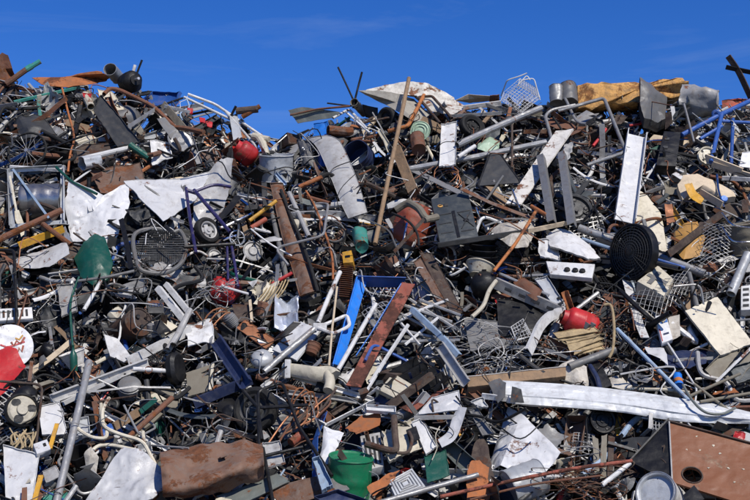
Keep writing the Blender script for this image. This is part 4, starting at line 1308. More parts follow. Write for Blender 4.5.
solo('bottle_stopper', 'small bright blue plastic cap below the tan fibre chunk', 'cap', MB().lathe(a, axis_at(a, 20, 30), [(-.03, .034), (.01, .036), (.018, .03), (.018, 0)], 18), 'blue')


def netting(name, label, c4, cell, mat, seed, ref=None, sag=.06, th=.0034):
    c = PP(c4)
    W_, H_ = (c[1] - c[0]).length, (c[3] - c[0]).length
    nu, nv = max(3, int(W_ / cell)), max(3, int(H_ / cell))
    fn = quad_fn(c, .12, seed, 5, sag)
    T = thing(name, label, 'netting', sum(c, V((0, 0, 0))) / 4, ref)
    # strands crossing in both diagonal directions
    for s in (0, 1):
        for i in range(-nv, nu + 1):
            pts = []
            for j in range(nv + 1):
                u = (i + j) / nu
                if -.001 <= u <= 1.001:
                    v = j / nv
                    pts.append(fn(1 - u if s else u, v) + V((0, th * (1 if (j + s) % 2 else -1), 0)))
            if len(pts) > 1:
                part(T, 'strand', MB().tube(pts, th * .75, 4), mat)
    return T


netting('wire_netting', 'grey chain-link netting hanging below the dark diagonal beam', [(704, 222, .6), (732, 226, .6), (728, 262, .62), (698, 266, .64)], .062, 'galvanised', 3, ref='the hanging netting')
netting('wire_netting', 'wide sagging grey chain-link netting below the strapped cream box', [(620, 300, .6), (690, 268, .58), (694, 288, .58), (640, 330, .62)], .07, 'galvanised', 9)

# ---------- left middle band
T = thing('round_sign', 'round white sign with red and yellow marks at the heap\'s edge', 'sign', P(12, 345, .6), 'the round white sign')
a = P(11, 346, .62); ax = axis_at(a, 10, 15); r = m_of(44, a) / 2
part(T, 'plate', MB().lathe(a, ax, [(-.006, 0), (-.006, r), (.004, r * 1.01), (.006, r * .98), (.004, 0)], 36), 'white_clean')
ex = ax.cross(V((0, 0, 1))).normalized() * -1; ey = ax.cross(ex) * -1
def stroke(pts, wd, mt):
    part(T, 'sign_mark', MB().sweep([a + ax * .008 + ex * x * 1.15 + ey * y * 1.15 for x, y in pts], PROF['flat'](wd, .004), up=ey), mt)


stroke([(-.10, .02), (-.085, .075), (-.07, .03), (-.055, .08), (-.04, .035)], .016, 'yellow')
stroke([(-.03, .03), (-.02, .075), (-.005, .045), (.01, .08), (.02, .03)], .013, 'black')
stroke([(.03, .02), (.045, .06), (.06, .015), (.078, .045), (.09, -.005)], .017, 'redorange')
stroke([(-.08, -.005), (-.03, .012), (.02, -.004), (.10, -.035)], .014, 'red')
stroke([(.0, -.03), (.02, .0), (.04, -.04), (.07, -.02), (.10, -.07)], .018, 'redorange')
stroke([(.03, -.06), (.06, -.05), (.085, -.085)], .014, 'yellow')
poly('red_plastic_sheet', 'bright red plastic sheet hanging below the round white sign', 'plastic sheet', 'red', [(-8, 352, .68), (8, 346, .68), (17, 352, .68), (26, 368, .68), (14, 381, .7), (-2, 398, .72), (-10, 380, .7)], seed=7, amp=.2, n=7, ref='the red plastic sheet', rings=7)
T, a, t, r, L = vessel('rusty_drum', 'rusted drum with a battered round end and dark sides', 'drum', 'rustdark', (139, 322, .62), (119, 336, '+0.34'), 29, 31, style='closed', seed=5, dent=.06, ref='the rusted drum', bands=1)
for dx, dz in ((-.01, .05), (.03, -.04)):
    part(T, 'bung_hole', MB().lathe(a - t * .004 + V((dx, 0, dz)), -t, [(0, 0), (.002, .018), (-.01, .02)], 14), 'black')
bar('white_channel', 'long white channel slanting up past the rusted drum', 'channel', 'white', [(128, 362, .6), (192, 330, .58)], 9, prof='U', t=.006, ref='the long white channel')
bar('white_channel', 'long white box channel leaning low beside the galvanised pole', 'channel', 'white', [(50, 399, .6), (148, 362, .6)], 9, prof='C', t=.006)
bar('white_channel', 'thin white rail lying along the low white channel', 'rail', 'white', [(62, 404, .58), (120, 376, .58)], 4, prof='L', t=.005)
pipe('steel_pole', 'tall galvanised pole leaning at the foot of the heap', 'pole', 'galvanised', [(89, 362, .78), (80, 404, .86), (56, 504, .9)], 7.6, bend=.05, n=14, ref='the galvanised pole')
poly('white_corner_piece', 'white folded appliance corner below the rusted drum', 'panel', 'white', [(104, 337, .6), (118, 340, .6), (131, 356, .62), (124, 362, .62), (110, 356, .62)], seed=5, amp=.18, lip=.02)
T = thing('glass_bottle', 'small dark green bottle standing in a rust-stained bowl', 'bottle', P(73, 362, .6), 'the dark green bottle')
a = P(74, 371, .66)
part(T, 'body', MB().lathe(a, V((-.05, -.1, 1)), [(0, 0), (0, .032), (.12, .034), (.15, .026), (.17, .013), (.21, .012), (.215, .015), (.22, .015), (.22, 0)], 16), 'darkgreen')
vessel('stained_bowl', 'rust-stained white bowl beside the dark green bottle', 'bowl', 'white_rusty', (72, 352, .62), (77, 366, .5), 26, 16, seed=7, bands=0, dent=.15)
sheet('grey_plate', 'small light grey panel below the green chair shell', 'panel', 'lightgrey', [(57, 286, .46), (74, 284, .46), (78, 312, .5), (62, 318, .5)], seed=6, amp=.15, lip=.02)
T = thing('car_mirror', 'black wing mirror casing below the long white channel', 'mirror', P(174, 370, .6), 'the black mirror casing')
a = P(174, 369, .62)
part(T, 'housing', MB().lathe(a, axis_at(a, 60, 10), [(-.06, 0), (-.06, .06), (-.02, .10), (.03, .11), (.06, .09), (.06, .0)], 22, lambda th, h, r: (r * (1 + .35 * abs(math.cos(th))), h)), 'black')
part(T, 'arm', MB().tube(PP([(174, 356, .62), (172, 346, .58)]), .02, 8), 'black')
T, uv, nor = boxy('badge_plate', 'dark trim plate with a chrome emblem of four linked rings', 'trim plate', 'darkgrey', [(147, 300, .56), (164, 300, .56), (164, 313, .58), (148, 313, .58)], .03, ref='the four-ring trim plate')
for k in range(4):
    part(T, 'emblem_ring', MB().tube(ringpts(uv(.24 + .175 * k, .42, .006), nor, .02, 22), .0032, 6, closed=True), 'chrome')
pipe('white_tube', 'short white tube beside the black mirror casing', 'tube', 'white', [(133, 369, .66), (166, 371, .66)], 4.6)
pipe('white_tube', 'white tube slanting down below the green chair shell', 'tube', 'white', [(84, 310, .62), (101, 281, .62)], 4, hollow=False)
bar('white_lath', 'first of two white slats above the long white channel', 'slat', 'white', [(158, 288, .52), (184, 320, .55)], 6, prof='L', group='white slats')
bar('white_lath', 'second of two white slats above the long white channel, nearer the purple bicycle', 'slat', 'white', [(166, 284, .5), (192, 316, .53)], 5, prof='L', group='white slats')
pipe('grey_pipe', 'pale elbow pipe rising from the long white channel', 'pipe', 'lightgrey', [(168, 350, .68), (176, 338, .68), (190, 310, .66)], 6.5)
T, uv, nor = boxy('vent_grille', 'white slotted vent grille beside the black bent tube frame', 'grille', 'white', [(-6, 309, .5), (32, 307, .5), (33, 318, .52), (-6, 321, .52)], .04)
for k in range(7):
    slot(T, uv, .1 + .12 * k, .2, .16 + .12 * k, .8, 'darkgrey')
pipe('rusty_rod', 'thin red-brown rod standing beside the vent grille', 'rod', 'rust', [(27, 294, .58), (17, 328, .58)], 1.8, hollow=False)

# ---------- centre middle band
sheet('silver_foil', 'crumpled shiny silver foil sheet catching the light', 'foil', 'foil', [(275, 293, .52), (300, 295, .52), (299, 327, .56), (274, 328, .56)], seed=61, amp=.75, n=10, ref='the silver foil sheet', nu=14, nv=14)
sheet('white_board', 'smooth white board lying under grey poles', 'board', 'white_clean', [(301, 323, .56), (322, 331, .56), (297, 362, .6), (272, 351, .6)], seed=3, amp=.02, th=.02, ref='the smooth white board')
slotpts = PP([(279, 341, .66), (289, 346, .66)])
solo('black_strip', 'narrow black strip standing in for a dark gap in the smooth white board', 'strip', MB().sweep(slotpts, PROF['flat'](.012, .01), up=V((0, -1, 1))), 'black')  # gap in the board, its shade made as a black strip
pipe('grey_pole', 'long grey pole lying over the smooth white board', 'pole', 'galvanised', [(264, 372, .72), (318, 326, .7)], 6.4, n=12)
pipe('white_pole', 'white pole rising from the white bracket', 'pole', 'white', [(318, 323, .7), (340, 272, .7)], 4.6)
pipe('tan_stick', 'thin tan stick standing beside the white bracket', 'stick', 'paleboard', [(337, 287, .74), (332, 330, .74), (329, 366, .74)], 2.4, hollow=False)
T = thing('white_bracket', 'white cast bracket loop below the blue steel frame', 'bracket', P(334, 324, .7), 'the white bracket')
part(T, 'loop', MB().tube(fillet(PP([(319, 327, .72), (336, 320, .72), (347, 315, .72), (350, 326, .74), (334, 334, .74), (318, 328, .72)]), .04), .017, 8), 'white')
part(T, 'foot', MB().box(P(320, 327, .72), V((.12, 0, 0)), V((0, .03, 0)), V((0, 0, .07))), 'white', bevel=.006)
a = P(262, 357, .7); ax = axis_at(a, 0, 45)
T = thing('lid', 'pale round domed lid beside the smooth white board', 'lid', a, 'the pale domed lid')
r = m_of(23, a) / 2
part(T, 'dome', MB().lathe(a - ax * .03, ax, [(-.03, r * .9), (0, r), (.02, r * .98), (.045, r * .8), (.06, r * .45), (.063, 0)], 32), 'lavender', angle=50)
part(T, 'knob', MB().lathe(a + ax * .033, ax, [(-.005, .008), (.01, .008), (.012, .016), (.022, .014), (.024, 0)], 14), 'lightgrey')
# cream casting
T = thing('cream_casting', 'thick cream moulded plastic leg unit lying on its side', 'moulding', P(310, 376, .7), 'the cream moulding')
q = PP([(284, 369, .68), (298, 371, .7), (316, 374, .72), (328, 374, .72), (333, 378, .72)])
part(T, 'trunk', MB().sweep(smooth(q, 4), [(x * .07, y * .055) for x, y in ((-1, -.6), (-.6, -1), (.6, -1), (1, -.6), (1, .6), (.6, 1), (-.6, 1), (-1, .6))], up=V((0, 0, 1)), scale=[.75 + .3 * i / 16 for i in range(17)]), 'cream', angle=50)
part(T, 'foot', MB().tube(smooth(PP([(327, 372, .74), (330, 382, .76), (328, 391, .76)]), 4), .045, 12), 'cream', angle=50)
part(T, 'end_plate', MB().box(P(288, 369, .7), V((.05, 0, 0)), V((0, .12, 0)), V((0, 0, .16))), 'white', bevel=.008)
# blue steel frame: three sided trough with a rusty red inner side
T = thing('steel_framework', 'bright blue steel frame with one rusted red side', 'steel frame', P(370, 330, .6), 'the blue steel frame')
c = PP([(356, 277, .62), (362, 281, .62), (340, 368, .74), (332, 364, .74)])
d = PP([(363, 281, .62), (369, 286, .55), (349, 366, .66), (340, 368, .74)])
part(T, 'side_plate', MB().grid(4, 14, quad_fn([c[0], PP([(366, 283, .52)])[0], PP([(341, 367, .64)])[0], c[3]], .02, 4), .012), 'blue')
part(T, 'side_flange', MB().sweep(PP([(357, 278, .66), (333, 365, .78)]), PROF['flat'](.03, .008), up=V((0, -1, .3))), 'blue')
part(T, 'top_plate', MB().grid(10, 3, quad_fn(PP([(357, 276.5, .62), (406, 278, .58), (402, 287, .44), (364, 286, .46)]), .03, 6), .01), 'bluepaint')  # darker blue than the side: shade of the inner face put into its colour
part(T, 'top_flange', MB().sweep(PP([(357, 276.5, .64), (406, 278, .6)]), PROF['flat'](.03, .008), up=V((0, -1, .3))), 'bluepaint')  # same shade-toned blue as the plate
part(T, 'rusted_side', MB().grid(4, 16, quad_fn(PP([(402, 283, .62), (415, 285, .62), (361, 388, .74), (346, 386, .74)]), .04, 8), .012), 'rustred', label='rusted red side of the blue frame')
part(T, 'rusted_flange', MB().sweep(PP([(401, 284, .68), (372, 332, .74), (356, 356, .78)]), PROF['flat'](.022, .008), up=V((0, -1, .3))), 'blue')
for k in range(5):
    x = 366 + 7 * k
    part(T, 'cross_wire', MB().tube(PP([(x, 288, .58), (x + 6, 297, .58), (x + 11, 288, .58)]), .006, 5), 'lightgrey')
pipe('white_tube', 'slim white tube lying inside the blue steel frame', 'tube', 'white', [(338, 370, .74), (376, 304, .68)], 4.6, hollow=True)
sheet('rust_sheet', 'ragged copper-rusted sheet beside the silver foil sheet', 'sheet', 'copper', [(236, 328, .56), (246, 320, .54), (276, 340, .58), (266, 350, .6)], seed=25, amp=.16, ref='the copper-rusted sheet', nu=10)
sheet('white_crumple', 'crumpled white enamel panel below the red plastic shell', 'panel', 'white', [(184, 326, .56), (211, 319, .56), (215, 343, .6), (188, 348, .6)], seed=35, amp=.45, n=9, ref='the crumpled white enamel')
sheet('brown_plate', 'small brown plate with a tan batten above the copper-rusted sheet', 'plate', 'rustdark', [(232, 305, .5), (250, 302, .5), (252, 322, .54), (236, 323, .54)], seed=4, amp=.1)
bar('tan_batten', 'short upright tan batten above the copper-rusted sheet', 'batten', 'paleboard', [(250, 300, .58), (252, 322, .58)], 2.6, t=.015)
bar('navy_rail', 'navy blue pressed rail slanting down beside the pale domed lid', 'rail', 'navy', [(217, 340, .62), (248, 386, .66)], 13, prof='C', t=.006, ref='the navy pressed rail')
bar('navy_rail', 'navy blue rail lying level below the olive board', 'rail', 'navy', [(194, 404, .62), (252, 380, .62)], 10, prof='U', t=.006)
sheet('olive_board', 'olive brown board with a pale edge beside the navy rail', 'board', 'olive', [(186, 374, .56), (212, 365, .56), (210, 392, .6), (188, 398, .6)], seed=6, amp=.04, th=.015)
bar('tan_batten', 'pale batten on the edge of the olive brown board', 'batten', 'cream', [(213, 364, .64), (210, 390, .66)], 2.8, t=.012)
vessel('rusty_pot', 'small rusted pot beside the smooth white board', 'pot', 'rust', (315, 344, .62), (311, 354, .58), 15, 12, seed=4, dent=.1)
T = thing('casement', 'thin white window frame lying flat on the slope', 'window frame', P(325, 398, .66), 'the white window frame')
q = PP([(280, 372, .64), (330, 388, .66), (373, 400, .64), (326, 424, .7)])
q4 = [q[0], q[2], q[3], PP([(262, 388, .68)])[0]]
for i in range(4):
    part(T, 'frame_bar', MB().sweep([q4[i], q4[(i + 1) % 4]], PROF['L'](.035, .006), up=V((0, -1, 1))), 'white')

# ---------- centre right: rods, mesh, beams
bar('blue_rail', 'slim pale blue rail slanting down past the grey rods', 'rail', 'paleblue', [(412, 309, .68), (446, 341, .7), (459, 356, .7)], 5, prof='L')
rods = [[(394, 302), (452, 322)], [(398, 318), (448, 300)], [(400, 330), (455, 342)], [(405, 296), (458, 330)], [(392, 325), (430, 306)], [(397, 342), (460, 340)], [(410, 312), (455, 350)], [(400, 322), (420, 345)], [(420, 300), (462, 316)], [(395, 311), (440, 335)], [(405, 345), (438, 318)]]
for i, (p, q) in enumerate(rods):
    pipe('grey_strip', 'slim light grey strip in the bundle beside the rusted red frame side', 'strip', ('lightgrey', 'white', 'galvanised')[i % 3], [(*p, .58), (*q, .58)], 3.2, hollow=False, group='bundle of light grey strips', n=6)
for i, (p, q, d) in enumerate((([(408, 325), (370, 383)], 0, 4.4), ([(399, 338), (366, 392)], 0, 3.4))):
    pipe('white_lath', ('thicker' if i == 0 else 'thinner') + ' white lath slanting down beside the rusted red frame side', 'lath', 'white', [(*p[0], .72), (*p[1], .72)], d, hollow=False, n=6)
for k in range(14):
    mb = tangle(200 + k, .22, 16, .0042, k=3)
    off = P(R.uniform(462, 520), R.uniform(318, 366), .56)
    mb.v = [V((p.x * 1.2, p.y * .5, p.z * .9)) + off for p in mb.v]
    solo('grey_wire', ('springy grey', 'springy pale grey', 'springy dark grey')[k % 3] + ' steel wire tangled above the weathered beam', 'wire', mb, ('galvanised', 'lightgrey', 'grey')[k % 3], group='grey wire tangle', ref='the grey wire tangle' if k == 0 else None)
sheet('mesh_plate', 'dark perforated plate under the grey wire tangle', 'plate', 'grey', [(463, 317, .5), (500, 322, .5), (530, 342, .54), (470, 352, .56)], seed=6, amp=.06)
bar('punched_girder', 'light grey punched steel beam above the dark panel', 'beam', 'lightgrey', [(494, 283, .62), (562, 313, .6)], 11, prof='U', t=.006, ref='the punched steel beam')
T = HERO[-1]
for k in range(4):
    p = P(508 + 14 * k, 290 + 6.2 * k, .68)
    s = MB().box(p, V((.06, 0, -.026)), V((0, .012, 0)), V((.01, 0, .025)))
    s.v = [v - V(T.location) for v in s.v]
    me = s.mesh('punched_slot', V((0, 0, 0))); me.materials.append(MAT['black'])
    o = bpy.data.objects.new('punched_slot', me); COL.objects.link(o); o.parent = T; HERO.append(o)
pipe('edging_strip', 'cream curved trim strip beside the punched steel beam', 'trim', 'cream', [(496, 281, .66), (489, 291, .68), (483, 306, .7), (472, 317, .7)], 4.4, hollow=False, soft=True)
sheet('brown_shell', 'dark rust-brown curved tin shell on the punched steel beam', 'tin', 'rust', [(513, 283, .62), (524, 278, .6), (542, 291, .62), (536, 302, .66)], seed=9, amp=.12, bulge=.2, ref='the brown tin shell')
sheet('pale_plate', 'white panel, coloured as in shade, beside the brown tin shell', 'panel', 'lavender', [(534, 280, .56), (547, 276, .56), (565, 305, .58), (556, 311, .6)], seed=5, amp=.08, lip=.02)
sheet('dark_sheet', 'flat black sheet under the punched steel beam', 'sheet', 'black', [(496, 299, .5), (541, 304, .5), (546, 333, .54), (500, 338, .54)], seed=7, amp=.12)
q = smooth(PP([(566, 311, .6), (552, 316, .64), (542, 326, .66), (535, 341, .68), (530, 352, .68)]), 5)
solo('white_fender', 'white curved fender strip above the weathered beam', 'fender', MB().sweep(q, PROF['U'](.085, .006), up=V((-1, -.6, .6))), 'white', 'the white curved fender')
T = basket('small_basket', 'small pale wire basket wedged under the dark panel', [(511, 327, .66), (523, 319, .66), (532, 336, .68), (516, 341, .68), (513, 329, .5), (522, 323, .5), (528, 336, .52), (517, 339, .52)], 'white', 5, .0022)
L4 = [(466, 377, .72), (566, 367, .68), (566, 376, .7), (468, 387, .74)]
T, uv, nor = boxy('timber', 'weathered wooden beam with a whitened top face', 'beam', 'wood', L4, .14, bevel=.008, ref='the weathered beam')
part(T, 'paint_layer', MB().grid(14, 2, lambda u, v: uv(u, .02, .004 - .125 * v) + V((0, 0, .006 + .01 * noise.noise(V((u * 9, v * 3, 1))))), .006), 'white_rusty')
bar('white_channel', 'short white channel standing at the end of the weathered beam', 'channel', 'lightgrey', [(441, 346, .66), (467, 384, .74)], 10, prof='C', t=.006)
T, uv, nor = boxy('cream_plate', 'small cream appliance front with a rust line, below the rusted red frame side', 'panel', 'cream', [(393, 373, .66), (413, 385, .66), (399, 400, .7), (379, 390, .7)], .05)
slot(T, uv, .15, .2, .75, .24, 'rust'); slot(T, uv, .1, .7, .9, .74, 'darkgrey')
sheet('rusted_strip', 'long thin reddish rusted blade lying above the white bent panel', 'sheet', 'rustred', [(399, 408, .72), (426, 398, .72), (452, 386, .7), (412, 414, .74)], seed=8, amp=.05)
bar('dark_angle', 'dark rusted angle bar below the cream appliance front', 'angle bar', 'rustdark', [(388, 407, .72), (432, 375, .7)], 7, prof='L', t=.006)
for k in range(4):
    bar('black_rail', 'black plastic rail stacked below the grey rods', 'rail', 'black', [(384 + 9 * k, 380 + 5 * k, .6), (418 + 9 * k, 360 + 5 * k, .6)], 8, prof='U', t=.006, group='black plastic rails')

# ---------- right middle band
gas_bottle('fire_tank', 'bright red tank with a rusty valve beside woven wire', (566, 318, .62), (597, 330, '+0.03'), 26, 'red', 'the red tank', seed=5, neck='rust', dent=.07)
for k in range(7):
    x, y = R.uniform(592, 617), R.uniform(304, 356)
    mb = tangle(300 + k, .17, 16, .004, k=3)
    off = P(x, y, .58)
    mb.v = [V((p.x * .9, p.y * .4, p.z * 1.1)) + off for p in mb.v]
    solo('rusty_wire', 'curly rusty wire tangled beside the red tank', 'wire', mb, ('rust', 'rustbrown')[k % 2], group='rusty wire beside the red tank')
pipe('rope', 'pale frayed rope looping beside the red tank', 'rope', 'straw', [(604, 305, .74), (611, 306, .74), (614, 325, .74), (613, 348, .72), (609, 358, .7)], 3, hollow=False, soft=True)
for k in range(6):
    sheet('straw_lath', 'straw-coloured split slat lying below the red tank', 'slat', 'straw', [(554 + 5 * k + R.uniform(-5, 5), 333 + 3.5 * k + R.uniform(-4, 4), .6), (584 + 3 * k + R.uniform(-8, 8), 325 + 4 * k + R.uniform(-4, 4), .6), (600 + 2 * k + R.uniform(-6, 6), 331 + 4 * k + R.uniform(-4, 4), .64), (558 + 4 * k, 338 + 4 * k + R.uniform(-3, 3), .62)], seed=90 + k, amp=.3, group='straw-coloured slats', nu=6, nv=3)
pipe('dark_pole', 'short thick dark grey pole below the straw-coloured slats', 'pole', 'grey', [(569, 367, .7), (615, 350, .68)], 8, n=12)
sheet('cabinet_door_leaf', 'large flat cream cabinet door lying tilted', 'door', 'cream', [(684, 312, .62), (717, 298, .58), (753, 345, .64), (720, 358, .7)], seed=2, amp=.015, th=.02, ref='the cream cabinet door')
a = P(696, 310, .72)
solo('door_screw', 'small bright screw cap on the cream cabinet door', 'screw', MB().lathe(a, axis_at(a, 0, 40), [(-.02, .008), (.002, .008), (.004, 0)], 10), 'steel')
poly('navy_tarp', 'folded navy and white tarpaulin below the white carton', 'tarpaulin', 'navy', [(663, 349, .6), (684, 346, .58), (707, 348, .58), (706, 366, .62), (688, 373, .64), (666, 366, .62)], seed=31, amp=.18, n=8, ref='the navy tarpaulin')
poly('white_flap', 'white folded flap lying against the navy tarpaulin', 'flap', 'white_clean', [(644, 347, .62), (664, 347, .62), (667, 354, .64), (668, 365, .66), (660, 358, .66), (648, 354, .64)], seed=14, amp=.2)
T, uv, nor = boxy('carton', 'white carton with blue and red print above the navy tarpaulin', 'carton', 'white_clean', [(655, 316, .6), (666, 314, .6), (673, 339, .64), (662, 343, .66)], .05)
slot(T, uv, .3, .2, .95, .32, 'blue', .003, 'print_band'); slot(T, uv, .05, .5, .12, .95, 'red', .003, 'print_band'); slot(T, uv, .3, .7, .8, .76, 'navy', .003, 'print_band')
poly('cream_flap', 'cream cardboard flap behind the white carton', 'cardboard', 'cloth', [(668, 316, .56), (679, 316, .56), (680, 336, .58), (672, 340, .6)], seed=4, amp=.2)
pipe('blue_pole', 'long thin pale blue pole slanting down to the white gutter sheet', 'pole', 'paleblue', [(617, 329, .74), (690, 402, .76)], 4.4, ref='the pale blue pole')
poly('orange_wrapper', 'crumpled orange wrapper beside the pale blue pole', 'wrapper', 'orange', [(653, 370, .66), (658, 368, .66), (663, 376, .67), (660, 383, .68), (653, 379, .68)], seed=3, amp=.4, n=8)
T, a, t, r, L = vessel('drink_can', 'blue and orange drink can below the navy tarpaulin', 'can', 'blue', (677, 375, .66), (679, 386, .68), 9, style='closed', seed=2, dent=.08, bands=0, n=18)
part(T, 'label_band', MB().lathe(a + t * L * .5, t, [(0, r * 1.04), (L * .3, r * 1.04), (L * .3, r * .9), (0, r * .9), (0, r * 1.04)], 18), 'orange')
for i, (q, mt, l) in enumerate((([(704, 372), (730, 345), (740, 352), (716, 384)], 'olive', 'olive-brown'), ([(722, 378), (750, 350), (760, 356), (734, 388)], 'olive', 'darker olive'), ([(728, 370), (752, 362), (760, 378), (736, 386)], 'slate', 'slate grey'))):
    sheet('folded_plate', l + ' folded panel leaning below the cream cabinet door', 'panel', mt, [(*p, .66 + .03 * i) for p in q], seed=70 + i, amp=.1, lip=.03)
bar('white_edge', 'thin white edge strip on the folded panels', 'strip', 'white', [(716, 382, .8), (753, 346, .78)], 2.6)
pipe('grey_pipe', 'upright grey pipe stub above the cream cabinet door', 'pipe', 'grey', [(689, 273, .6), (697, 307, .62)], 5)
T, uv, nor = boxy('white_box', 'white slotted socket box below the lavender pipe', 'box', 'white', [(741, 286, .6), (760, 284, .6), (760, 309, .64), (741, 310, .64)], .08)
for k in range(4):
    slot(T, uv, .1, .12 + .22 * k, .42, .22 + .22 * k, 'darkgrey')
poly('beige_cloth', 'beige rag draped above the white gutter sheet', 'rag', 'cloth', [(556, 372, .6), (572, 366, .6), (586, 373, .62), (590, 383, .66), (570, 386, .66), (556, 384, .66)], seed=41, amp=.5, n=10, bulge=.05)
poly('white_cloth', 'cream rag lump beside the broken black chair', 'rag', 'cloth', [(609, 375, .6), (620, 374, .6), (632, 386, .64), (624, 390, .66), (612, 388, .66)], seed=43, amp=.4, n=9, bulge=.06)
T = thing('black_chair', 'broken black plastic chair back above the white gutter sheet', 'chair', P(598, 378, .6), 'the broken black chair')
part(T, 'back', MB().grid(6, 8, quad_fn(PP([(588, 363, .62), (598, 360, .62), (612, 386, .68), (592, 390, .68)]), .15, 5, 4, .12), .008), 'black')
part(T, 'tube', MB().tube(smooth(PP([(590, 366, .68), (597, 378, .72), (600, 390, .72)]), 4), .022, 10), 'navy')

# ---------- the long white gutter sheet
top = smooth(PP([(493, 380, .8), (530, 382, .82), (575, 385, .82), (630, 391, .82), (685, 399, .84), (720, 405, .84), (758, 414, .84)]), 4)
bot = smooth(PP([(507, 403, .86), (535, 405, .88), (575, 408, .88), (625, 413, .88), (668, 420, .88), (705, 423, .9), (758, 424, .9)]), 4)
_gs = strip_fn(top, bot, .05, 13, .07)


def gutter_fn(u, v):
    p = _gs(u, v)
    k = .012 * (abs(u - .22) < .05) + .012 * (abs(u - .62) < .04) + .03 * noise.noise(V((u * 2.5, v * 16, 4))) * max(0, v - .3) * 1.5
    return p + (CAM - p).normalized() * k


solo('gutter_sheet', 'long white gutter-shaped metal sheet stretched across the face', 'gutter', MB().grid(16, 48, gutter_fn, .004, .035), 'skywhite', 'the long white gutter sheet', angle=22)
poly('gutter_end', 'dark torn folded end of sheet at the long white gutter', 'sheet', 'grey', [(489, 385, .82), (500, 379, .86), (506, 383, .9), (505, 397, .92), (498, 403, .9)], seed=5, amp=.2)
poly('gutter_flap', 'dark grey bent flap on the long white gutter', 'sheet', 'darkgrey', [(512, 386, .97), (521, 389, .98), (524, 402, .99), (510, 402, .98)], seed=6, amp=.25)
bar('white_strip', 'narrow white strip poking out under the long white gutter', 'strip', 'white', [(482, 396, .84), (509, 399, .86)], 5.5, t=.02)

# ---------- foot of the heap, from the edge to the green bucket
a = P(22, 410, .74); ax = axis_at(a, 10, 12)
T = thing('wheel', 'cream three-spoked hub wheel with a black tyre at the heap\'s edge', 'wheel', a, 'the cream hub wheel')
r = m_of(34, a) / 2
part(T, 'tyre', MB().lathe(a, ax, [(-.04, r * .82), (-.05, r * .95), (-.02, r * 1.04), (.0, r * 1.02), (.01, r * .9), (-.01, r * .8), (-.04, r * .82)], 32), 'black', angle=45)
hb = part(T, 'hub_plate', MB().lathe(a, ax, [(-.02, r * .86), (.0, r * .84), (.012, r * .7), (.012, r * .35), (.03, r * .3), (.03, 0)], 30), 'cream')
for k in range(3):
    d = Matrix.Rotation(2 * math.pi * k / 3 + .5, 3, ax) @ ax.orthogonal().normalized()
    part(hb, 'opening', MB().lathe(a + ax * .011 + d * r * .56, ax, [(-.004, r * .17), (.004, r * .2), (.003, 0)], 16, lambda th, h, rr: (rr * (1 + .4 * abs(math.sin(th))), h)), 'black')
sheet('enamel_plate', 'tall white enamel panel with a rusty slot standing at the heap\'s foot', 'panel', 'white_clean', [(3, 446, .86), (40, 455, .86), (33, 505, .94), (6, 505, .94)], seed=4, amp=.04, lip=.02, ref='the tall white enamel panel')
mb = MB().slab(PP([(22, 488, 1.0), (27, 487, 1.0), (27, 503, 1.03), (21, 503, 1.03)]), .01)
solo('rust_stain_plate', 'small rusty plate on the tall white enamel panel', 'plate', mb, 'rust')
poly('big_white_sheet', 'big bent white enamel sheet lying at the heap\'s foot', 'sheet', 'white_clean', [(123, 449, .9), (145, 459, .9), (165, 473, .9), (171, 487, .94), (152, 503, .98), (108, 510, 1.0), (70, 505, 1.0), (96, 478, .96)], seed=19, amp=.4, n=10, ref='the big bent white sheet', lip=.01, rings=8)
T = thing('chair_framework', 'bent white tubular chair frame lying at the heap\'s foot', 'chair frame', P(125, 440, .85), 'the white tubular chair frame')
for pts in ([(109, 398, .86), (102, 410, .88), (103, 427, .9), (118, 434, .9), (143, 441, .9), (156, 466, .92)], [(101, 404, .84), (101, 425, .86), (112, 433, .88)], [(70, 419, .84), (80, 431, .86), (92, 438, .88), (107, 439, .88), (107, 428, .88)], [(88, 455, .9), (98, 445, .9), (112, 445, .9), (140, 451, .92)], [(144, 443, .9), (143, 432, .88)]):
    q = PP(pts)
    part(T, 'tube', MB().tube(fillet(q, .07), m_of(3.8, q[0]) / 2, 8), 'cream')
sheet('white_board', 'white board with a dark stripe beside the cream hub wheel', 'board', 'white', [(38, 408, .7), (60, 402, .7), (68, 436, .76), (42, 436, .76)], seed=8, amp=.06, lip=.015)
bar('yellow_batten', 'yellow batten leaning on the white board', 'batten', 'yellow', [(57, 424, .84), (50, 449, .86)], 4, t=.02, group='yellow battens')
bar('yellow_batten', 'yellow batten standing beside the tall white enamel panel', 'batten', 'yellow', [(41, 476, .92), (34, 503, .96)], 5, t=.02)
pipe('rust_bar', 'fat orange-rusted bar slanting above the big bent white sheet', 'bar', 'rust', [(129, 437, .82), (172, 398, .78)], 5.6, hollow=False, ref='the fat rusted bar')
bar('wood_bit', 'split brown wood piece beside the fat rusted bar', 'wood', 'wood', [(114, 427, .8), (140, 411, .78)], 8, t=.03)
bar('green_strip', 'short green painted strip beside the fat rusted bar', 'strip', 'darkgreen', [(140, 412, .8), (156, 399, .78)], 5, t=.01)
T, uv, nor = boxy('white_small_box', 'small white junction box beside the tall white enamel panel', 'box', 'white_clean', [(33, 444, .9), (47, 439, .88), (51, 449, .9), (37, 454, .92)], .06)
slot(T, uv, .6, .3, .8, .6)
for k in range(16):
    x = 11 + 1.4 * k
    pipe('straw_fibre', 'dry straw-coloured fibre strand in the tuft above the enamel panel', 'fibre', 'straw', [(x + R.uniform(-4, 4), 447 + R.uniform(-3, 3), .86), (x + R.uniform(-6, 6), 439 + R.uniform(-3, 3), .88), (x + R.uniform(-6, 8), 432 + R.uniform(-4, 4), .86)], R.uniform(1.1, 2), hollow=False, soft=True, group='tuft of straw fibre')
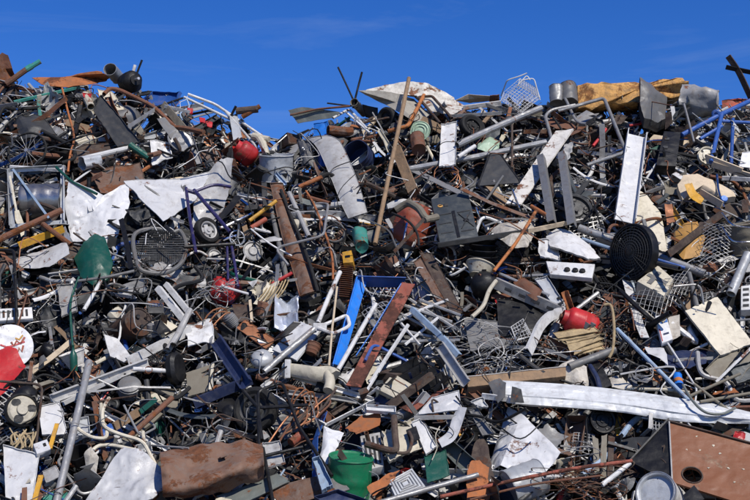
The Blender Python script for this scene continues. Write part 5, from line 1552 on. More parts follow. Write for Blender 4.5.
sheet('pale_sheet', 'pale blue-grey panel behind the galvanised pole', 'panel', 'lavender', [(69, 424, .74), (88, 419, .74), (90, 437, .78), (73, 441, .78)], seed=7, amp=.08, lip=.03)
vessel('black_pot', 'black iron pot lying beside the galvanised pole', 'pot', 'black', (78, 452, .86), (84, 462, .74), 22, 20, seed=6, bands=0, dent=.08)
poly('tan_rag', 'crumpled tan rag beside the black iron pot', 'rag', 'cloth', [(84, 456, .92), (91, 452, .92), (99, 458, .92), (96, 467, .94), (87, 468, .94)], seed=9, amp=.6, n=12, bulge=.1)
sheet('grey_scrap', 'bent light grey panel below the black iron pot', 'panel', 'lightgrey', [(42, 472, .86), (56, 466, .86), (62, 476, .88), (46, 484, .9)], seed=12, amp=.2)
# rusted half shell
Lp = smooth(PP([(160, 452, .86), (188, 447, .88), (215, 443, .88), (240, 441, .88), (263, 443, .86)]), 4)
Rp = smooth(PP([(163, 497, .98), (190, 497, .98), (215, 494, .98), (238, 487, .98), (264, 479, .96)]), 4)
cr1 = creases(33, 8, .2)
K1 = len(Lp) - 1


def shell(u, v):
    i = min(int(v * K1), K1 - 1); t = v * K1 - i
    a = Lp[i].lerp(Lp[i + 1], t); b = Rp[i].lerp(Rp[i + 1], t)
    p = a.lerp(b, u)
    n = (CAM - p).normalized()
    return p + n * (.24 * math.sin(math.pi * u) ** .8 + .045 * math.sin(u * 8 + v * 4) + .03 * math.sin(v * 17 + u * 2) + cr1(u, v) * .5 + .08 * noise.noise(V((u * 2.0, v * 4, 2))) + .02 * noise.noise(V((u * 5, v * 9, 7)))) + V((0, 0, .035 * noise.noise(V((v * 7, 3, 1))) * sstep(.3, .5, abs(u - .5))))


solo('rusted_shell', 'large crumpled brown rusted boiler shell at the heap\'s foot', 'boiler shell', MB().grid(20, 44, shell, .006), 'rustbrown', 'the rusted boiler shell', angle=60)
sheet('shell_end', 'grey dented end plate beside the rusted boiler shell', 'plate', 'lightgrey', [(262, 444, .92), (280, 442, .9), (286, 464, .94), (266, 470, .96)], seed=13, amp=.2, lip=.02)
for i, (q, mt) in enumerate((([(216, 497), (278, 474), (290, 482), (240, 506)], 'greygreen'), ([(262, 490), (320, 476), (338, 492), (286, 508)], 'rustbrown'), ([(300, 484), (340, 478), (350, 490), (318, 500)], 'grey'))):
    sheet('flat_plate', ('long grey-green', 'brown rust-stained', 'narrow grey')[i] + ' plate lying below the rusted boiler shell', 'plate', mt, [(*p, .9 - .02 * i) for p in q], seed=17 + i, amp=.05, th=.008)
wheel('wheel', 'black car wheel with a dark rim above the rusted boiler shell', 'wheel', (256, 410, .7), 46, -25, 12, rim='darkgrey', ref='the black car wheel')
T = thing('chair_framework', 'black bent tube chair frame standing before the black car wheel', 'chair frame', P(275, 440, .9), 'the black tube frame')
for pts in ([(259, 448, .92), (258, 391, .86), (282, 382, .86), (299, 427, .9), (332, 476, .94)], [(243, 390, .86), (258, 408, .88), (308, 405, .86)], [(263, 448, .96), (273, 502, 1.0)], [(265, 456, .98), (303, 447, .94)], [(256, 396, .86), (262, 440, .92)]):
    q = PP(pts)
    part(T, 'tube', MB().tube(fillet(q, .06), m_of(3.6, q[0]) / 2, 8), 'black')
for k in range(12):
    x = 274 + 3.5 * k
    pipe('copper_rod', ('thin copper-brown', 'thin rusty', 'thin dark rusty')[k % 3] + ' rod in the bundle beside the black car wheel', 'rod', ('copper', 'rust', 'rustdark')[k % 3], [(x + R.uniform(-6, 2), 442 - 2.2 * k + R.uniform(-6, 6), .8), (x + 14 + R.uniform(-5, 8), 420 - 1.3 * k + R.uniform(-4, 6), .82), (x + 24 + R.uniform(-6, 8), 405 - 1.1 * k + R.uniform(-6, 6), .8)], R.uniform(1.4, 2.6), hollow=False, group='bundle of copper-brown rods', soft=True)
vessel('red_can', 'crushed red can below the bundle of copper-brown rods', 'can', 'redorange', (291, 443, .86), (302, 435, .84), 9, style='closed', seed=5, dent=.2, n=18)
T, a, t, r, L = vessel('green_bucket', 'glossy green lidded steel bucket at the heap\'s foot', 'bucket', 'green', (351, 457, .92), (347, 500, '+0.08'), 44, 44, style='closed', seed=2, dent=.018, ref='the green bucket', bands=1, n=40)
poly('metal_hood', 'white flared sheet-metal hood behind the green bucket', 'hood', 'white_clean', [(324, 425, .8), (333, 429, .8), (344, 432, .8), (338, 446, .84), (328, 462, .88), (318, 462, .88), (322, 446, .84)], seed=6, amp=.2, bulge=.06)
sheet('narrow_tray', 'pale blue narrow tray beside the green bucket', 'tray', 'paleblue', [(312, 461, .96), (320, 458, .96), (334, 488, 1.0), (322, 494, 1.0)], seed=5, amp=.04, lip=.04)
sheet('navy_tray', 'navy steel tray under the green bucket', 'tray', 'navy', [(314, 500, 1.08), (338, 493, 1.08), (369, 504, 1.1), (340, 516, 1.1)], seed=7, amp=.04, lip=.04)
poly('orange_sheet', 'flat orange-rusted sheet beside the white window frame', 'sheet', 'orangerust', [(346, 430, .8), (362, 415, .78), (382, 412, .78), (380, 426, .8), (356, 436, .82)], seed=8, amp=.15, ragged=.15, ref='the flat orange sheet')
T, uv, nor = boxy('vent_box', 'grey slotted radiator section behind the green bucket', 'radiator', 'lightgrey', [(360, 436, .78), (380, 432, .78), (384, 466, .84), (366, 470, .86)], .08)
for k in range(4):
    slot(T, uv, .12 + .22 * k, .1, .22 + .22 * k, .9, 'darkgrey')

# ---------- foot, centre
sheet('bent_white_sheet', 'bright white bent panel below the reddish rusted blade', 'panel', 'white_clean', [(432, 398, .84), (459, 391, .82), (462, 411, .86), (416, 416, .88)], seed=23, amp=.12, ref='the bright white bent panel', lip=.012)
bar('white_edge', 'thin pale ledge under the bright white bent panel', 'ledge', 'lightgrey', [(414, 418, .9), (456, 417, .88)], 4.4)
Lq = smooth(PP([(458, 407, .88), (452, 420, .9), (448, 432, .92), (438, 440, .94)]), 5)
Rq = smooth(PP([(467, 408, .88), (462, 424, .9), (455, 440, .94), (442, 448, .96)]), 5)
solo('white_ribbon', 'curling white sheet strip below the bright white bent panel', 'strip', MB().grid(4, 16, strip_fn(Lq, Rq, .02, 5, .05), .004), 'white_clean', angle=30)
T = thing('white_housing', 'broken white appliance housing with torn ribs', 'housing', P(410, 445, .85), 'the broken white housing')
part(T, 'panel', MB().grid(12, 10, quad_fn(PP([(380, 434, .84), (418, 419, .84), (430, 446, .88), (388, 466, .92)]), .22, 44, 8, .04, .25), .006, .03), 'cream', angle=20)
part(T, 'panel', MB().grid(8, 8, quad_fn(PP([(412, 424, .88), (420, 420, .88), (436, 448, .92), (426, 456, .94)]), .2, 45, 6), .006, .02), 'white', angle=20)
q = PP([(406, 430, .96), (416, 426, .96), (420, 438, .98), (410, 444, .98)])
part(T, 'dark_opening', MB().slab(q, .01), 'black')
pipe('brown_pipe', 'fat brown U-shaped pipe before the broken white housing', 'pipe', 'rustdark', [(366, 444, .96), (382, 449, .98), (397, 452, 1.0), (395, 436, 1.0), (394, 417, .96)], 7, bend=.1, ref='the brown U-shaped pipe')
pipe('brown_pipe', 'thin dark brown hoop beside the broken white housing', 'hoop', 'rustdark', [(397, 453, 1.0), (408, 452, 1.0), (412, 440, 1.0), (409, 432, .98)], 3.4, soft=True)
sheet('white_rail', 'thick white rail end beside the flat orange sheet', 'rail', 'white_clean', [(366, 407, .82), (396, 409, .82), (396, 415, .84), (366, 413, .84)], seed=2, amp=.03, lip=.03)
sheet('green_plate', 'dark green painted plate with rust edges below the broken housing', 'plate', 'greygreen', [(424, 457, .92), (446, 450, .92), (450, 476, .96), (427, 484, .98)], seed=11, amp=.06, ref='the green plate')
HERO[-1].data.materials[0] = MAT['darkgreen']
T, uv, nor = boxy('ridged_tray', 'white ridged metal tray below the dark green plate', 'tray', 'lavender', [(388, 481, 1.0), (412, 468, .98), (426, 487, 1.0), (396, 498, 1.04)], .04, ref='the ridged tray')
for k in range(4):
    e = .08 + .1 * k
    part(T, 'ridge', MB().tube([uv(e, e, .004), uv(1 - e, e, .004), uv(1 - e, 1 - e, .004), uv(e, 1 - e, .004)], .006, 5, closed=True), 'lightgrey')
poly('orange_patch', 'orange-rusted curled sheet beside the ridged tray', 'sheet', 'orangerust', [(366, 486, 1.0), (386, 476, .98), (400, 472, .98), (392, 482, 1.0), (372, 496, 1.04)], seed=12, amp=.2, ragged=.16)
cI = PP([(508, 405, .62), (561, 455, .86), (538, 475, .98), (486, 466, .86)])
nn = (cI[1] - cI[0]).cross(cI[3] - cI[0]).normalized()
nn = nn if nn.dot(CAM - cI[0]) > 0 else -nn
cr3 = creases(9, 6, .12)


def fold_fn(u, v):
    u2 = u * u * .3 + u * .7
    p = cI[0].lerp(cI[1], u2).lerp(cI[3].lerp(cI[2], u2), v)
    return p + nn * (.10 * (1 - abs(u - .36) / (.36 if u < .36 else .64)) * (.35 + .65 * v) + cr3(u, v))


solo('folded_sheet', "big pale creased sheet at the heap's foot, shaded by the long white gutter", 'sheet', MB().grid(25, 16, fold_fn, .004), 'white_clean', 'the big pale creased sheet', angle=20)
poly('torn_rust_sheet', 'torn dark rust sheet beside the big pale creased sheet', 'sheet', 'rustdark', [(472, 452, .9), (480, 432, .88), (487, 440, .9), (494, 476, .94), (498, 500, 1.0), (478, 502, 1.0), (468, 476, .94)], seed=14, amp=.2, ragged=.2, sub=8, ref='the torn rust sheet')
poly('orange_crust_sheet', 'crusty orange rusted slab at the foot of the torn rust sheet', 'slab', 'orange', [(468, 468, 1.0), (476, 461, 1.0), (488, 470, 1.0), (491, 496, 1.04), (480, 506, 1.06), (466, 503, 1.06)], seed=15, amp=.25, th=.03, ragged=.2, sub=8)
HERO[-1].data.materials[0] = MAT['orangerust']
pipe('grey_pole', 'grey pole slanting across the foot above the ridged tray', 'pole', 'galvanised', [(376, 504, 1.1), (478, 475, 1.08)], 5.6, n=12)
T, a, t, r, L = vessel('grey_barrel', 'pale grey barrel lying under the big pale creased sheet', 'barrel', 'lavender', (508, 489, .90), (540, 476, .84), 38, 36, style='closed', seed=9, dent=.05, ref='the pale grey barrel')
pipe('reddish_pipe', 'long thin reddish-brown pipe crossing the foot of the heap', 'pipe', 'rustred', [(440, 497, 1.14), (520, 479, 1.16), (576, 468, 1.12), (632, 461, 1.08)], 3.8, bend=.3, ref='the long reddish pipe')
pipe('reddish_pipe', 'second thin rusty pipe running along the long reddish pipe', 'pipe', 'rust', [(470, 500, 1.14), (530, 484, 1.16), (600, 476, 1.1)], 2.4, bend=.3)
for k in range(16):
    mb = tangle(400 + k, .2, 16, .0045, k=3)
    off = P(R.uniform(560, 622), R.uniform(472, 498), .92)
    mb.v = [V((p.x * 1.3, p.y * .6, p.z * .6)) + off for p in mb.v]
    solo('rusty_wire', ('orange-brown', 'dark brown', 'dull brown')[k % 3] + ' rusty wire in the tangle beside the brown cabinet', 'wire', mb, ('rust', 'rustdark', 'rustbrown')[k % 3], group='brown wire tangle at the foot', ref='the brown wire tangle' if k == 0 else None)
for k in range(3):
    mb = tangle(460 + k, .16, 12, .004, k=3)
    off = P(566 + 6 * k, 452, .86)
    mb.v = [p + off for p in mb.v]
    solo('grey_wire', 'curly grey wire above the long reddish pipe', 'wire', mb, 'galvanised', group='curly grey wires above the reddish pipe')
sheet('white_angle', 'torn white angle scrap under the long white gutter', 'angle', 'white', [(470, 402, .88), (484, 398, .88), (487, 409, .9), (478, 408, .9)], seed=9, amp=.4, lip=.02)
sheet('dark_scrap', 'dark bent plate hanging under the torn white angle', 'plate', 'grey', [(468, 410, .86), (478, 408, .86), (494, 434, .9), (482, 436, .9)], seed=10, amp=.2)

# ---------- foot, right: the brown cabinet
T = thing('brown_cabinet', 'brown painted metal cabinet with a round hole, lying on its side', 'cabinet', P(715, 460, .95), 'the brown cabinet')
c = PP([(669, 422, .98), (762, 447, .98), (762, 510, 1.1), (672, 482, 1.06)])
nb = (c[1] - c[0]).cross(c[3] - c[0]).normalized()
nb = nb if nb.dot(CAM - c[0]) < 0 else -nb
ctr = c[0].lerp(c[1], .235).lerp(c[3].lerp(c[2], .235), .79)
ex_, ey_ = (c[1] - c[0]).normalized(), (c[3] - c[0])
ey_ = (ey_ - ex_ * ey_.dot(ex_)).normalized()
mb = MB()
inn, outr = [], []
edge_ = []
for p_, q_ in zip(c, c[1:] + c[:1]):
    edge_ += [p_.lerp(q_, i / 10) for i in range(10)]
for p_ in edge_:
    dd = p_ - ctr
    dd = ex_ * dd.dot(ex_) + ey_ * dd.dot(ey_)
    inn.append(ctr + dd.normalized() * .07)
n_ = len(edge_)
vs = inn + edge_ + [p + nb * .02 for p in inn] + [p + nb * .02 for p in edge_]
fs = []
for i in range(n_):
    j = (i + 1) % n_
    fs += [(i, j, n_ + j, n_ + i), (2 * n_ + j, 2 * n_ + i, 3 * n_ + i, 3 * n_ + j), (j, i, 2 * n_ + i, 2 * n_ + j), (n_ + i, n_ + j, 3 * n_ + j, 3 * n_ + i)]
part(T, 'front_panel', mb.add(vs, fs), 'brownpaint')
bk = [p + nb * .4 for p in c]
part(T, 'top_panel', MB().slab([bk[0], bk[1], c[1] + nb * .022, c[0] + nb * .022], .015), 'rustdark')
e0, e1 = P(629, 462, .95), P(668, 420, .9)
part(T, 'open_flap', MB().grid(4, 6, quad_fn([e1, c[0] + nb * .02, c[3] + nb * .02, e0], .02, 3), .012), 'black')  # coloured black for the shade on the side turned from the sun
part(T, 'flap_edge', MB().sweep([e0, e1], PROF['flat'](.05, .012), up=V((0, -1, .5))), 'darkgrey')
part(T, 'edge_trim', MB().sweep([c[0] - nb * .004, c[3] - nb * .004], PROF['flat'](.022, .01), up=nb), 'lightgrey')
part(T, 'top_trim', MB().sweep([c[0] - nb * .004, c[1] - nb * .004], PROF['flat'](.028, .012), up=nb), 'rustdark')


def cab(u, v, o_=0.0):
    return c[0].lerp(c[1], u).lerp(c[3].lerp(c[2], u), v) - nb * o_


hp = cab(.235, .79, .001)
part(T, 'hole_rim', MB().lathe(hp, -nb, [(.0, .070), (.006, .072), (.006, .08), (.0, .083), (.0, .070)], 28), 'rustdark')
for (u, v) in ((.3, .12), (.55, .3), (.64, .5), (.42, .59), (.8, .45), (.18, .4), (.48, .2), (.7, .7), (.33, .34)):
    part(T, 'paint_chip', MB().lathe(cab(u, v, .001), -nb, [(0, 0), (.0015, .006), (-.001, .009)], 9, dentwarp(u * 9, 1.2)), 'cream')
a = P(656, 492, 1.02); ax = axis_at(a, -20, 18); r = m_of(40, a) / 2
T = thing('drum', 'blue-grey round drum with a bright rim before the brown cabinet', 'drum', a, 'the blue-grey drum end')
part(T, 'lid', MB().lathe(a, ax, [(-.02, 0), (-.015, r * .5), (-.02, r * .86), (.006, r * .9), (.012, r * .97), (.006, r * 1.02), (-.03, r * 1.02), (-.03, 0)], 40), 'lavender', angle=40)
part(T, 'rim', MB().lathe(a, ax, [(.004, r * 1.0), (.014, r * 1.01), (.014, r * 1.05), (-.0, r * 1.06), (.004, r * 1.0)], 40), 'steel')
part(T, 'side', MB().lathe(a, ax, [(-.03, r * 1.0), (-.03, r * 1.02), (-.3, r * 1.02), (-.3, r * .8)], 40), 'white')
sheet('black_flap', 'small black plate leaning on the brown cabinet', 'plate', 'black', [(683, 496, 1.16), (694, 486, 1.14), (704, 500, 1.16), (690, 510, 1.18)], seed=3, amp=.1, th=.01)
pipe('white_pipe', 'white pipe leaning on the brown cabinet\'s open flap', 'pipe', 'white', [(602, 485, 1.02), (630, 463, 1.06)], 5)
for k, (q, mt) in enumerate((([(601, 437), (607, 435), (606, 478), (600, 480)], 'olive'), ([(608, 436), (615, 438), (612, 476), (607, 478)], 'rustdark'), ([(592, 436), (598, 440), (600, 472), (594, 474)], 'olive'))):
    sheet('upright_board', ('pale', 'dark', 'slim')[k] + ' brown upright board beside the brown cabinet', 'board', mt, [(*p, .84) for p in q], seed=60 + k, amp=.04, th=.015)
for k, q in enumerate(([(690, 396), (740, 374)], [(694, 384), (736, 416)], [(700, 402), (752, 393)], [(706, 416), (752, 414)])):
    pipe('olive_rod', ('upper', 'crossing', 'middle', 'lower')[k] + ' thin olive rod behind the end of the long white gutter', 'rod', 'olive', [(*q[0], .9), (*q[1], .86)], 3.2, hollow=False)
pipe('grey_hose', 'thin grey-green hose looping over the long white gutter', 'hose', 'greygreen', [(683, 385, .9), (692, 400, .98), (705, 412, 1.0), (722, 414, .98), (735, 408, .94)], 2.8, soft=True)
sheet('red_bag', 'small red plastic scrap behind the brown cabinet', 'plastic', 'red', [(735, 432, .9), (745, 434, .9), (744, 441, .9), (733, 439, .9)], seed=7, amp=.4)
wheel('gear', 'dark oily gear wheel under the long white gutter', 'gear', (602, 421, .72), 26, 20, 15, rim='black', bare=True)


def attach(child, parent):
    """make a mesh built on its own a part of another thing"""
    o, p = bpy.data.objects[child], bpy.data.objects[parent]
    o.location = V(o.location) - V(p.location)
    o.parent = p
    for k in ('label', 'category', 'group'):
        if k in o:
            del o[k]


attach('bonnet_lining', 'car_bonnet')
attach('pipe_collar', 'pipe_stub')
attach('gutter_end', 'gutter_sheet')
attach('gutter_flap', 'gutter_sheet')
attach('rust_stain_plate', 'enamel_plate')
attach('door_screw', 'cabinet_door_leaf')
bpy.data.objects['car_bonnet']['label'] = 'dented cream car bonnet with rust streaks and an underside coloured as in shade, capping the crest'

# ================================================================== the rest of the heap: many plain pieces of scrap
bpy.context.view_layer.update()
_vs, _fs = [], []
for o in HERO:
    b = len(_vs)
    mw = o.matrix_world
    _vs.extend(mw @ v.co for v in o.data.vertices)
    _fs.extend([b + i for i in p.vertices] for p in o.data.polygons)
BVH = BVHTree.FromPolygons(_vs, _fs)
del _vs, _fs

X, Y, Z = V((1, 0, 0)), V((0, 1, 0)), V((0, 0, 1))


def g_rod(q):
    L = q.uniform(.25, 1.1); r = q.uniform(.003, .0075)
    n = q.choice((2, 3, 4, 5))
    pts = [V((L * (i / n - .5), q.gauss(0, .05) * L * (i > 0), q.gauss(0, .03) * L)) for i in range(n + 1)]
    return MB().tube(fillet(pts, .03, 3), r, 6), L


def g_pipe(q):
    L = q.uniform(.25, .95); r = q.uniform(.009, .023)
    if q.random() < .55:
        pts = kinked(q, L)
    else:
        a = q.uniform(.4, 1.7); k = q.uniform(.35, .65)
        pts = [V((-L * k, 0, 0)), V((0, 0, 0)), V((L * (1 - k) * math.cos(a), L * (1 - k) * math.sin(a), q.gauss(0, .04)))]
        if q.random() < .4:
            pts.append(pts[-1] + V((q.uniform(-.2, .2), q.uniform(-.25, .1), q.gauss(0, .06))))
        pts = fillet(pts, q.uniform(.04, .1), 4)
    return MB().tube(pts, r, 8, hollow=r * .2), L


def g_flat(q):
    L = q.uniform(.2, .8); w_ = q.uniform(.018, .06)
    pts = [V((L * (i / 5 - .5), 0, 0)) for i in range(6)]
    k = q.choice((0, 0, 1, 2))
    if k:
        j = q.randint(2, 4); a = q.uniform(-.9, .9)
        for i in range(j, 6):
            d = (i - j) * L / 5
            pts[i] = pts[j] + V((d * math.cos(a), q.gauss(0, .006), d * math.sin(a)))
    return MB().sweep(pts, PROF['flat'](w_, q.uniform(.004, .008)), up=Y), L


def kinked(q, L, k=7):
    """a run that was bent once or twice when it was thrown on the heap"""
    pts = [V((0, 0, 0))]
    d_ = V((1, 0, 0))
    at = {q.randint(2, k - 2): q.gauss(0, .45), q.randint(2, k - 2): q.gauss(0, .25)} if q.random() < .75 else {}
    for i in range(k):
        if i in at:
            d_ = Matrix.Rotation(at[i], 3, V((0, q.gauss(0, 1), 1)).normalized()) @ d_
        d_ = (d_ + V((0, q.gauss(0, .02), q.gauss(0, .02)))).normalized()
        pts.append(pts[-1] + d_ * (L / k))
    m = (pts[0] + pts[-1]) / 2
    return fillet([p - m for p in pts], .01, 2)


def g_angle(q):
    L = q.uniform(.25, .9); w_ = q.uniform(.022, .05)
    pts = kinked(q, L)
    return MB().sweep(pts, PROF['L'](w_, .004), up=Y), L


def g_chan(q):
    L = q.uniform(.25, .9); w_ = q.uniform(.03, .075)
    pts = kinked(q, L)
    return MB().sweep(pts, PROF['U'](w_, .004), up=Y), L


def rc4(q, a, b):
    return [V((-a * q.uniform(.6, 1.1), b * q.uniform(.6, 1.1), 0)), V((a * q.uniform(.6, 1.1), b * q.uniform(.6, 1.1), 0)),
            V((a * q.uniform(.6, 1.1), -b * q.uniform(.6, 1.1), 0)), V((-a * q.uniform(.6, 1.1), -b * q.uniform(.6, 1.1), 0))]


def lq(c, amp, seed, n, bulge=0, torn=0):
    cr = creases(seed, n, amp)

    def f(u, v):
        k = 1.0
        if torn and max(abs(u - .5), abs(v - .5)) > .47:
            k = 1 - torn * abs(noise.noise(V((u * 5 + seed, v * 5, seed * .7))))
        u2, v2 = .5 + (u - .5) * k, .5 + (v - .5) * k
        p = c[0].lerp(c[1], u2).lerp(c[3].lerp(c[2], u2), v2)
        return p + Z * (cr(u, v) + bulge * 16 * u * (1 - u) * v * (1 - v))
    return f


def g_sheet(q):
    a, b = q.uniform(.06, .24), q.uniform(.04, .15)
    return MB().grid(6, 6, lq(rc4(q, a, b), .25 * (a + b), q.randint(1, 9999), 4, 0, .5), .0025), 2 * a


def g_crumple(q):
    a, b = q.uniform(.06, .2), q.uniform(.05, .14)
    return MB().grid(8, 8, lq(rc4(q, a, b), .85 * (a + b), q.randint(1, 9999), 9, 0, .8), .0025), 2 * a


def g_panel(q):
    a, b = q.uniform(.08, .24), q.uniform(.05, .15)
    return MB().grid(7, 7, lq(rc4(q, a, b), .32 * (a + b), q.randint(1, 9999), 5), .0025, q.uniform(.012, .03)), 2 * a


def g_case(q):
    a, b, h = q.uniform(.06, .17), q.uniform(.05, .12), q.uniform(.04, .1)
    t = .004
    mb = MB()
    o8 = [V((sx * a, sy * b, z)) for z in (0, h) for sx, sy in ((-1, -1), (1, -1), (1, 1), (-1, 1))]
    i8 = [V((sx * (a - t), sy * (b - t), z)) for z in (t, h) for sx, sy in ((-1, -1), (1, -1), (1, 1), (-1, 1))]
    vs = o8 + i8
    fs = [(0, 3, 2, 1), (8, 9, 10, 11)]
    for i in range(4):
        j = (i + 1) % 4
        fs += [(i, j, 4 + j, 4 + i), (8 + j, 8 + i, 12 + i, 12 + j), (4 + i, 4 + j, 12 + j, 12 + i)]
    w_ = [p + V((q.gauss(0, .006), q.gauss(0, .006), q.gauss(0, .006))) for p in vs[:8]]
    vs = w_ + [vs[8 + i] + (w_[i] - vs[i]) for i in range(8)]
    return mb.add(vs, fs), 2 * a


def g_block(q):
    a, b, h = q.uniform(.05, .15), q.uniform(.04, .1), q.uniform(.03, .09)
    mb = MB()
    vs = [V((sx * a * q.uniform(.8, 1.1), sy * b * q.uniform(.8, 1.1), z * h * q.uniform(.8, 1.1))) for z in (0, 1) for sx, sy in ((-1, -1), (1, -1), (1, 1), (-1, 1))]
    return mb.add(vs, [(0, 3, 2, 1), (4, 5, 6, 7), (0, 1, 5, 4), (1, 2, 6, 5), (2, 3, 7, 6), (3, 0, 4, 7)]), 2 * a


def g_tangle(q):
    s = q.uniform(.08, .2)
    return tangle(q.randint(1, 9999), s, q.randint(9, 18), q.uniform(.003, .006), 5, .4, 3), 2 * s


def g_coil(q):
    r, t = q.uniform(.06, .14), q.randint(2, 4)
    pts = [V((r * (1 + .05 * math.sin(i)) * math.cos(i * .4), r * (1 + .06 * math.cos(i * 1.3)) * math.sin(i * .4), .007 * i * .4 + .01 * math.sin(i * .9))) for i in range(int(t * 15.7))]
    return MB().tube(pts, q.uniform(.004, .008), 5), 2 * r


def g_can(q):
    r, h = q.uniform(.03, .075), q.uniform(.07, .16)
    prof = [(.004, 0), (.004, r * .96), (h, r * .96), (h + .003, r), (h, r * 1.03), (h * .7, r), (h * .68, r * 1.03), (h * .35, r), (h * .33, r * 1.03), (.005, r), (0, r * .97), (0, 0)]
    return MB().lathe(V((0, 0, -h / 2)), Z, prof, 16, dentwarp(q.uniform(0, 50), q.uniform(.05, .5))), h


def g_disc(q):
    r = q.uniform(.05, .13)
    return MB().lathe(V((0, 0, 0)), Z, [(-.012, 0), (-.012, r * .9), (0, r), (.006, r * .97), (0, r * .8), (.008, r * .6), (.0, r * .4), (.014, r * .25), (.014, 0)], 22, dentwarp(q.uniform(0, 50), q.uniform(.02, .15))), 2 * r


def g_tyre(q):
    r = q.uniform(.07, .16); wd = r * q.uniform(.3, .55); ri = r * q.uniform(.55, .75)
    prof = [(-wd * .38, ri), (-wd * .5, r * .82), (-wd * .4, r * .97), (0, r), (wd * .4, r * .97), (wd * .5, r * .82), (wd * .38, ri), (-wd * .38, ri)]
    return MB().lathe(V((0, 0, 0)), Z, prof, 26, dentwarp(q.uniform(0, 50), .06)), 2 * r


def g_motor(q):
    r, h = q.uniform(.05, .085), q.uniform(.1, .18)
    prof = [(-.05, 0), (-.05, .01), (0, .01), (0, r * .6), (h * .1, r)]
    for i in range(6):
        t = h * (.15 + .11 * i)
        prof += [(t, r), (t + .004, r * 1.1), (t + .01, r * 1.1), (t + .014, r)]
    prof += [(h * .9, r), (h, r * .6), (h, 0)]
    return MB().lathe(V((0, 0, -h / 2)), Z, prof, 18), h


def g_hose(q):
    L = q.uniform(.4, 1.0); r = q.uniform(.009, .02)
    n = 5
    pts = [V((L * (i / n - .5), q.gauss(0, .09), q.gauss(0, .04))) for i in range(n + 1)]
    s = smooth(pts, 6)
    return MB().tube(s, r, 7), L


def g_grid(q):
    a, b = q.uniform(.1, .22), q.uniform(.08, .16)
    nu, nv = q.randint(5, 9), q.randint(4, 7)
    f = lq(rc4(q, a, b), .3 * (a + b), q.randint(1, 9999), 4)
    # bars share their crossing points, so the grille is one welded piece
    vs, fs = [], []
    wd = .0035
    U = [[f(i / nu, j / nv) for i in range(nu + 1)] for j in range(nv + 1)]
    ring = [V((-wd, -wd, -wd)), V((wd, -wd, -wd)), V((wd, wd, -wd)), V((-wd, wd, -wd)), V((-wd, -wd, wd)), V((wd, -wd, wd)), V((wd, wd, wd)), V((-wd, wd, wd))]
    idx = {}
    for j in range(nv + 1):
        for i in range(nu + 1):
            idx[i, j] = len(vs)
            vs += [U[j][i] + k for k in ring]
    for j in range(nv + 1):
        for i in range(nu + 1):
            b_ = idx[i, j]
            fs += [(b_ + 3, b_ + 2, b_ + 1, b_), (b_ + 4, b_ + 5, b_ + 6, b_ + 7)]
            if i < nu:
                c_ = idx[i + 1, j]
                fs += [(b_ + 1, b_ + 2, c_ + 3, c_), (b_ + 2, b_ + 6, c_ + 7, c_ + 3), (b_ + 6, b_ + 5, c_ + 4, c_ + 7), (b_ + 5, b_ + 1, c_, c_ + 4)]
            if j < nv:
                c_ = idx[i, j + 1]
                fs += [(b_, b_ + 1, c_ + 2, c_ + 3), (b_ + 1, b_ + 5, c_ + 6, c_ + 2), (b_ + 5, b_ + 4, c_ + 7, c_ + 6), (b_ + 4, b_, c_ + 3, c_ + 7)]
    return MB().add(vs, fs), 2 * a


def g_plank(q):
    L, w_ = q.uniform(.2, .6), q.uniform(.03, .08)
    mb = MB().sweep([V((L * (i / 4 - .5), .004 * math.sin(i * 2), 0)) for i in range(5)], PROF['flat'](w_, q.uniform(.012, .025)), up=Y)
    return mb, L


def g_hoop(q):
    a, b = q.uniform(.12, .3), q.uniform(.08, .22)
    pts = [V((-a, -b, 0)), V((-a * q.uniform(.8, 1), b, 0)), V((a * q.uniform(.8, 1), b, q.gauss(0, .04))), V((a, -b * q.uniform(.3, 1), q.gauss(0, .06)))]
    if q.random() < .5:
        pts.append(pts[-1] + V((q.uniform(.05, .2), q.uniform(-.1, .1), q.gauss(0, .05))))
    return MB().tube(fillet(pts, .06, 5), q.uniform(.007, .013), 7), 2 * a


def g_shell(q):
    a, b = q.uniform(.07, .17), q.uniform(.06, .13)
    return MB().grid(8, 8, lq(rc4(q, a, b), .3 * (a + b), q.randint(1, 9999), 6, q.uniform(.04, .1), .9), .004), 2 * a


def g_bracket(q):
    L = q.uniform(.08, .22); w_ = q.uniform(.02, .05)
    pts = [V((-L * .5, 0, 0)), V((0, 0, 0)), V((0, 0, L * q.uniform(.4, 1)))]
    if q.random() < .5:
        pts.append(pts[-1] + V((L * .5, 0, 0)))
    return MB().sweep(fillet(pts, .012, 2), PROF['flat'](w_, .005), up=Y), L


def g_spring(q):
    r, n = q.uniform(.02, .045), q.randint(5, 9)
    pitch = r * .55
    pts = [V((r * math.cos(i * .5), r * math.sin(i * .5), pitch * i * .5 / 6.28 - pitch * n / 2)) for i in range(int(n * 12.6))]
    return MB().tube(pts, r * .12, 5), pitch * n


def g_strip(q):
    L = q.uniform(.2, .7); w_ = q.uniform(.008, .022)
    tw = q.uniform(-1.2, 1.2)
    pts = [V((L * (i / 8 - .5), .03 * math.sin(i * q.uniform(.2, .5)), .05 * L * math.sin(i * .5))) for i in range(9)]
    return MB().sweep(pts, PROF['flat'](w_, .003), up=V((0, math.cos(tw), math.sin(tw)))), L


def g_cable(q):
    L = q.uniform(.4, 1.2)
    pts = [V((L * (i / 7 - .5), q.gauss(0, .1), q.gauss(0, .05))) for i in range(8)]
    return MB().tube(smooth(pts, 5), q.uniform(.003, .006), 5), L


